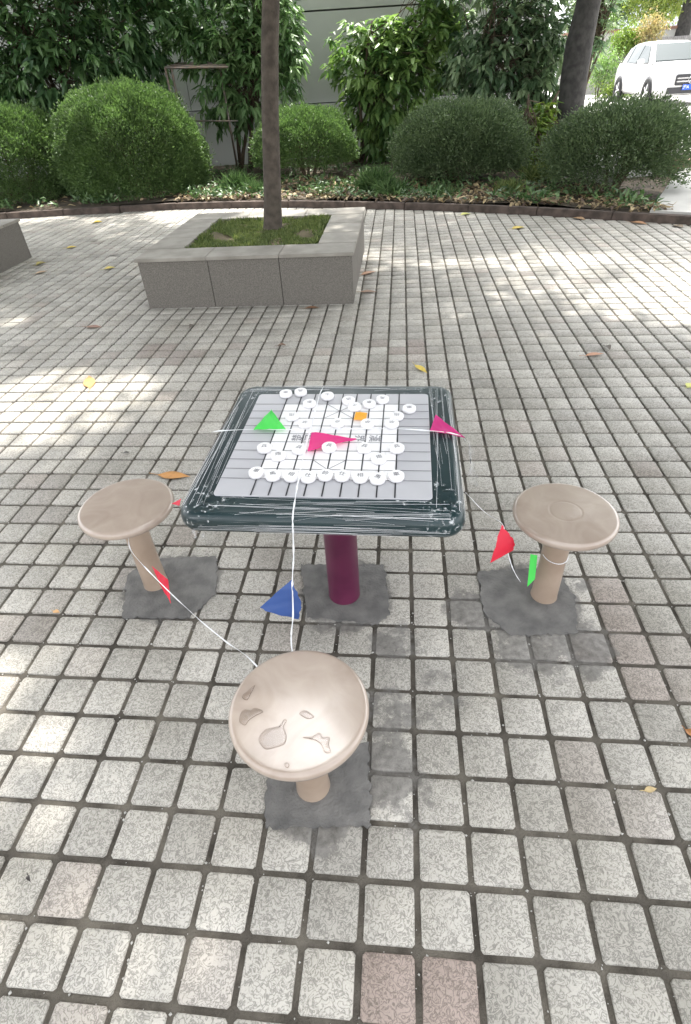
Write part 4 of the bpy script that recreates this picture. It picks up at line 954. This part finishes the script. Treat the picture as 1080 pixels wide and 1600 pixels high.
# puddles on the near stool (outline in photo pixels on the seat plane)
def puddle(px, lb):
    z0 = .4393; P = [at(x_, y_, z0) for x_, y_ in px]; n_ = len(P); Q = []
    for i in range(n_):
        p_, a, b_, q_ = P[i-1], P[i], P[(i+1) % n_], P[(i+2) % n_]
        for k in range(4):
            t = k/4; Q.append(.5*((2*a)+(b_-p_)*t+(2*p_-5*a+4*b_-q_)*t*t+(3*a-p_-3*b_+q_)*t**3))
    cn = sum(Q, Vector((0, 0, 0)))/len(Q); bm = bmesh.new(); rings = []
    for f_, h in ((1, .0004), (.955, .0019), (.90, .0023), (.86, .0024), (.4, .0024)):
        rings.append([bm.verts.new(cn.lerp(q_, f_)+Vector((0, 0, h))) for q_ in Q])
    for a, b_ in zip(rings, rings[1:]):
        for i in range(len(a)): f = bm.faces.new((a[i], a[(i+1) % len(a)], b_[(i+1) % len(a)], b_[i])); f.smooth = True
    bm.faces.new(rings[-1]); bmesh.ops.recalc_face_normals(bm, faces=bm.faces)
    o = bmobj('water_puddle', bm, MT['water']); return tag(o, lb, 'puddle', 'water puddles on the near seat')
def zp(x_, y_): return (330+x_/3.484, 980+y_/3.484)
puddle([zp(*p) for p in ((270, 585), (300, 555), (350, 545), (385, 535), (400, 500), (412, 510), (395, 545), (410, 590), (400, 635), (350, 655), (300, 665), (270, 640), (258, 610))], 'largest pear shaped water puddle on the near stool seat')
puddle([zp(*p) for p in ((160, 475), (180, 448), (215, 455), (240, 440), (283, 460), (240, 485), (205, 510), (185, 535), (155, 515))], 'puddle nearest the left rim of the near stool seat')
puddle([zp(*p) for p in ((497, 600), (545, 598), (590, 575), (608, 602), (645, 600), (640, 640), (652, 680), (620, 682), (600, 640), (560, 612))], 'three armed puddle near the front right of the near stool seat')
puddle([zp(*p) for p in ((168, 378), (205, 345), (240, 315), (215, 365), (195, 398))], 'small pointed puddle at the upper left of the near stool seat')
puddle([zp(*p) for p in ((400, 745), (412, 738), (425, 748), (420, 765), (405, 762))], 'tiny water drop near the front rim of the near stool seat')
puddle([zp(*p) for p in ((480, 470), (510, 455), (540, 470), (560, 490), (530, 500), (500, 488))], 'small puddle in the middle of the near stool seat')

# ================================================================== TAPE AND FLAGS
ZT = .7555
def Tz(px, py, z): return at(px, py, z)
ribbon('white_tape', [Tz(506, 604, .745), Tz(500, 616, ZT+.004), Tz(488, 660, ZT+.012), Tz(476, 705, ZT+.012), Tz(467, 748, ZT+.020), Tz(462, 775, ZT+.005), Tz(458, 803, .757), Tz(457.5, 822, .748), Tz(458, 834, .722), Tz(459, 870, .645), Tz(457, 905, .590), Tz(458, 960, .49), Tz(456, 1012, .395), Vector((NS[0]+.01, NS[1]+.05, .36))], .0058, MT['tape'], twist=.9).name = 'white_tape'
bpy.data.objects['white_tape']['label'] = 'white tape running across the board and down to the near stool'; bpy.data.objects['white_tape']['category'] = 'tape'
o = ribbon('white_tape', [Tz(331, 676, .738), Tz(345, 673, .757), Tz(400, 671, ZT+.004), Tz(470, 671, ZT+.01), Tz(540, 670, ZT+.006), Tz(620, 670, ZT+.006), Tz(670, 673, ZT+.003), Tz(700, 676, .757), Tz(720, 681, .750), Tz(727, 688, .725)], .006, MT['tape'], twist=.5)
tag(o, 'white tape stretched from left to right across the board under the flags', 'tape')
o = ribbon('white_tape', [Vector((LS[0]+.02, LS[1]-.052, .375)), Tz(203, 856, .365), Tz(240, 900, .34), Tz(300, 958, .33), Tz(350, 1000, .345), Tz(397, 1036, .385), Vector((NS[0]-.04, NS[1]+.03, .39))], .0052, MT['tape'], twist=1.3)
tag(o, 'white tape stretched between the left stool and the near stool', 'tape')
pr = Tz(833, 874, .25)
ringpts = [Vector((RS[0]+.0495*math.cos(a), RS[1]+.0495*math.sin(a), .235-.012*math.cos(a+1))) for a in np.linspace(R(190), R(345), 10)]
o = ribbon('white_tape', ringpts, .004, MT['tape'], twist=0); tag(o, 'thin white tape tied round the post of the right stool', 'tape')
o = ribbon('white_tape', [Tz(728, 770, .70), Tz(757, 800, .56), Tz(785, 819, .44), Tz(788, 840, .40), Tz(796, 872, .30), Tz(803, 892, .22), Tz(813, 909, .16)], .005, MT['tape'], twist=.5)
tag(o, 'white tape hanging loose from the table with a red flag on it', 'tape')
def flag(px, z, m_, lb, wave=.004):
    P = [Tz(x_, y_, z[i] if isinstance(z, (list, tuple)) else z) for i, (x_, y_) in enumerate(px)]
    o = sheet('plastic_flag', P, MT[m_], wave=wave); return tag(o, lb, 'flag', 'small coloured flags on the tapes')
flag([(396, 672), (447, 671), (424, 641)], [ZT+.008, ZT+.010, ZT+.010], 'green_flag', 'bright green triangular flag lying on the left of the board', .003)
flag([(487, 676), (481, 706), (557, 687)], [ZT+.006, ZT+.008, ZT+.008], 'pink_flag', 'pink triangular flag lying in the middle of the board', .003)
flag([(672, 672), (681, 647), (727, 683)], [ZT+.006, ZT+.012, .752], 'pink_flag', 'magenta flag lying over the right rim of the table', .003)
flag([(553, 656), (572, 657), (574, 645), (556, 644)], ZT+.003, 'amber_flag', 'small amber square flag among the far chess pieces', .001)
flag([(455, 906), (469, 948), (464, 970), (403, 951)], [.588, .52, .46, .50], 'blue_flag', 'dark blue flag on the tape between table and near stool', .006)
flag([(784, 820), (803, 852), (799, 862), (764, 881)], [.44, .38, .33, .34], 'red_flag', 'red flag hanging between the table and the right stool', .006)
flag([(236, 884), (262, 905), (267, 943), (256, 925)], [.342, .338, .30, .31], 'red_flag', 'narrow red flag beside the post of the left stool', .003)
flag([(268, 787), (283, 779), (280, 790)], [.44, .46, .45], 'red_flag', 'tiny red flag tip between the left stool seat and the table corner', .001)
flag([(829, 866), (840, 868), (836, 905), (824, 917)], [.25, .25, .17, .14], 'green_flag', 'bright green strip against the post of the right stool', .002)
o = sheet('hanging_film', [Tz(727, 684, .745), Tz(731, 760, .72), Tz(742, 768, .60), Tz(739, 705, .64)], MT['film_hang'], wave=.01); tag(o, 'loose clear film hanging from the right edge of the table', 'film')
o = sheet('hanging_film', [Tz(290, 812, .70), Tz(316, 826, .695), Tz(318, 842, .62), Tz(300, 845, .61)], MT['film_hang'], wave=.008); tag(o, 'loose clear film hanging from the near left corner of the table', 'film')

# ================================================================== FALLEN LEAVES
def fallen(px, py, px2, py2, wid, col, lb, curl=.2, z=.003):
    a, b_ = at(px, py, z), at(px2, py2, z); v = b_-a; L_ = v.length; d_ = v/L_; s_ = Vector((-d_.y, d_.x, 0)); V = []; n_ = 10; Fc = []
    prof_ = [0.02, .35, .7, .92, 1, .96, .84, .66, .42, .18, .0]
    for side_ in (0, 1):
        for i in range(n_+1):
            t = i/n_; w_ = prof_[i]*wid/2
            for k in (-1, 0, 1):
                V.append(a+d_*L_*t+s_*k*w_+Vector((0, 0, .001+abs(k)*w_*curl+.012*curl*math.sin(t*3.1)+(.012*curl*t)-side_*.0006)))
    m_ = 3*(n_+1)
    for i in range(n_):
        for k in range(2):
            q = (3*i+k, 3*i+k+1, 3*i+k+4, 3*i+k+3); Fc += [q, tuple(m_+j for j in q[::-1])]
    # stalk
    key = 'fallen_%s' % '_'.join(str(int(c*100)) for c in col)
    if key not in MT: MT[key] = mat('fallen_leaf', col, .55, tuple(min(1, c*.6) for c in col), scale=25, p0=.45, p1=.75)
    o = meshobj('fallen_leaf', V, Fc, MT[key], smooth=True)
    bm = bmesh.new(); bm.from_mesh(o.data); add_tube(bm, [a+Vector((0, 0, .002)), a-d_*L_*.12+s_*L_*.02+Vector((0, 0, .004)), a-d_*L_*.28+s_*L_*.06+Vector((0, 0, .002))], .0012, 5); bm.to_mesh(o.data); bm.free()
    return tag(o, lb, 'leaf', 'fallen leaves on the paving')
OR, YE, BR, TAN = (.62, .30, .10), (.68, .50, .06), (.25, .13, .07), (.45, .30, .18)
fallen(246, 742, 298, 745, .07, (.50, .24, .07), 'large orange leaf beside the left edge of the table', .1)
fallen(141, 607, 139, 587, .085, OR, 'orange oval leaf on the sunlit paving at the left', .1)
fallen(648, 570, 668, 584, .05, YE, 'yellow leaf just beyond the far right corner of the table')
fallen(914, 556, 944, 553, .05, (.45, .22, .12), 'reddish brown leaf on the right side of the paving')
fallen(944, 541, 953, 549, .05, (.12, .10, .08), 'dark shrivelled leaf next to the reddish brown leaf', .6)
fallen(562, 456, 590, 457, .07, (.33, .20, .13), 'brown leaf at the near right corner of the planter')
fallen(564, 430, 588, 424, .08, (.48, .27, .17), 'light brown leaf against the right side of the planter')
fallen(476, 482, 499, 481, .06, BR, 'dark brown leaf at the foot of the planter front')
fallen(134, 511, 160, 512, .07, (.30, .17, .12), 'brown leaf on the paving left of the planter corner')
fallen(296, 513, 305, 510, .05, (.14, .12, .10), 'small dark leaf below the planter front left corner', .6)
fallen(433, 541, 448, 541, .04, (.2, .12, .08), 'small dark brown leaf between planter and table', .5)
fallen(56, 415, 73, 411, .10, (.50, .42, .12), 'yellow-olive leaf near the corner of the left planter', .4)
fallen(55, 428, 75, 424, .08, TAN, 'tan leaf below the yellow-olive leaf near the left planter')
fallen(103, 388, 121, 386, .10, YE, 'yellow leaf on the far left paving')
fallen(162, 421, 181, 418, .10, (.66, .52, .10), 'yellow leaf on the paving left of the planter')
fallen(170, 399, 186, 398, .08, (.3, .27, .24), 'grey leaf left of the planter top')
fallen(145, 348, 160, 347, .14, (.70, .52, .05), 'bright yellow leaf close to the kerb at the far left')
fallen(527, 321, 548, 322, .14, (.75, .52, .03), 'bright yellow leaf at the kerb behind the planter')
fallen(783, 329, 806, 330, .18, (.62, .25, .08), 'orange leaf against the kerb below the dark dome bush', .4)
fallen(760, 330, 776, 333, .10, (.5, .42, .2), 'straw coloured leaf left of the orange leaf by the kerb', .3)
fallen(720, 336, 736, 334, .12, (.5, .5, .14), 'olive yellow leaf by the kerb near the middle')
fallen(800, 358, 820, 355, .12, (.60, .45, .08), 'yellow leaf on the paving a little in front of the kerb')
fallen(895, 340, 915, 344, .12, TAN, 'tan leaf by the kerb below the see-through bush')
fallen(985, 347, 1012, 351, .12, (.4, .22, .12), 'brown leaf by the kerb near the right edge')
fallen(1052, 352, 1068, 356, .12, (.2, .15, .1), 'dark leaf by the kerb at the far right')
fallen(1070, 1140, 1092, 1160, .035, (.45, .20, .07), 'brown curled leaf cut by the right edge of the photo', .5)
fallen(1006, 1236, 1026, 1233, .018, (.55, .42, .22), 'small straw coloured chip on the lower right paving', .2)
fallen(83, 955, 94, 958, .02, (.60, .35, .15), 'tiny orange chip on the paving left of the left stool', .2)
fallen(1074, 606, 1084, 600, .06, (.6, .6, .15), 'yellow-green leaf at the right edge of the photo', .2)
fallen(192, 708, 203, 709, .025, (.10, .09, .08), 'small dark leaf scrap above the left stool', .3)
fallen(44, 1368, 50, 1380, .01, (.04, .03, .03), 'black curled scrap on a tile at the lower left', .6)
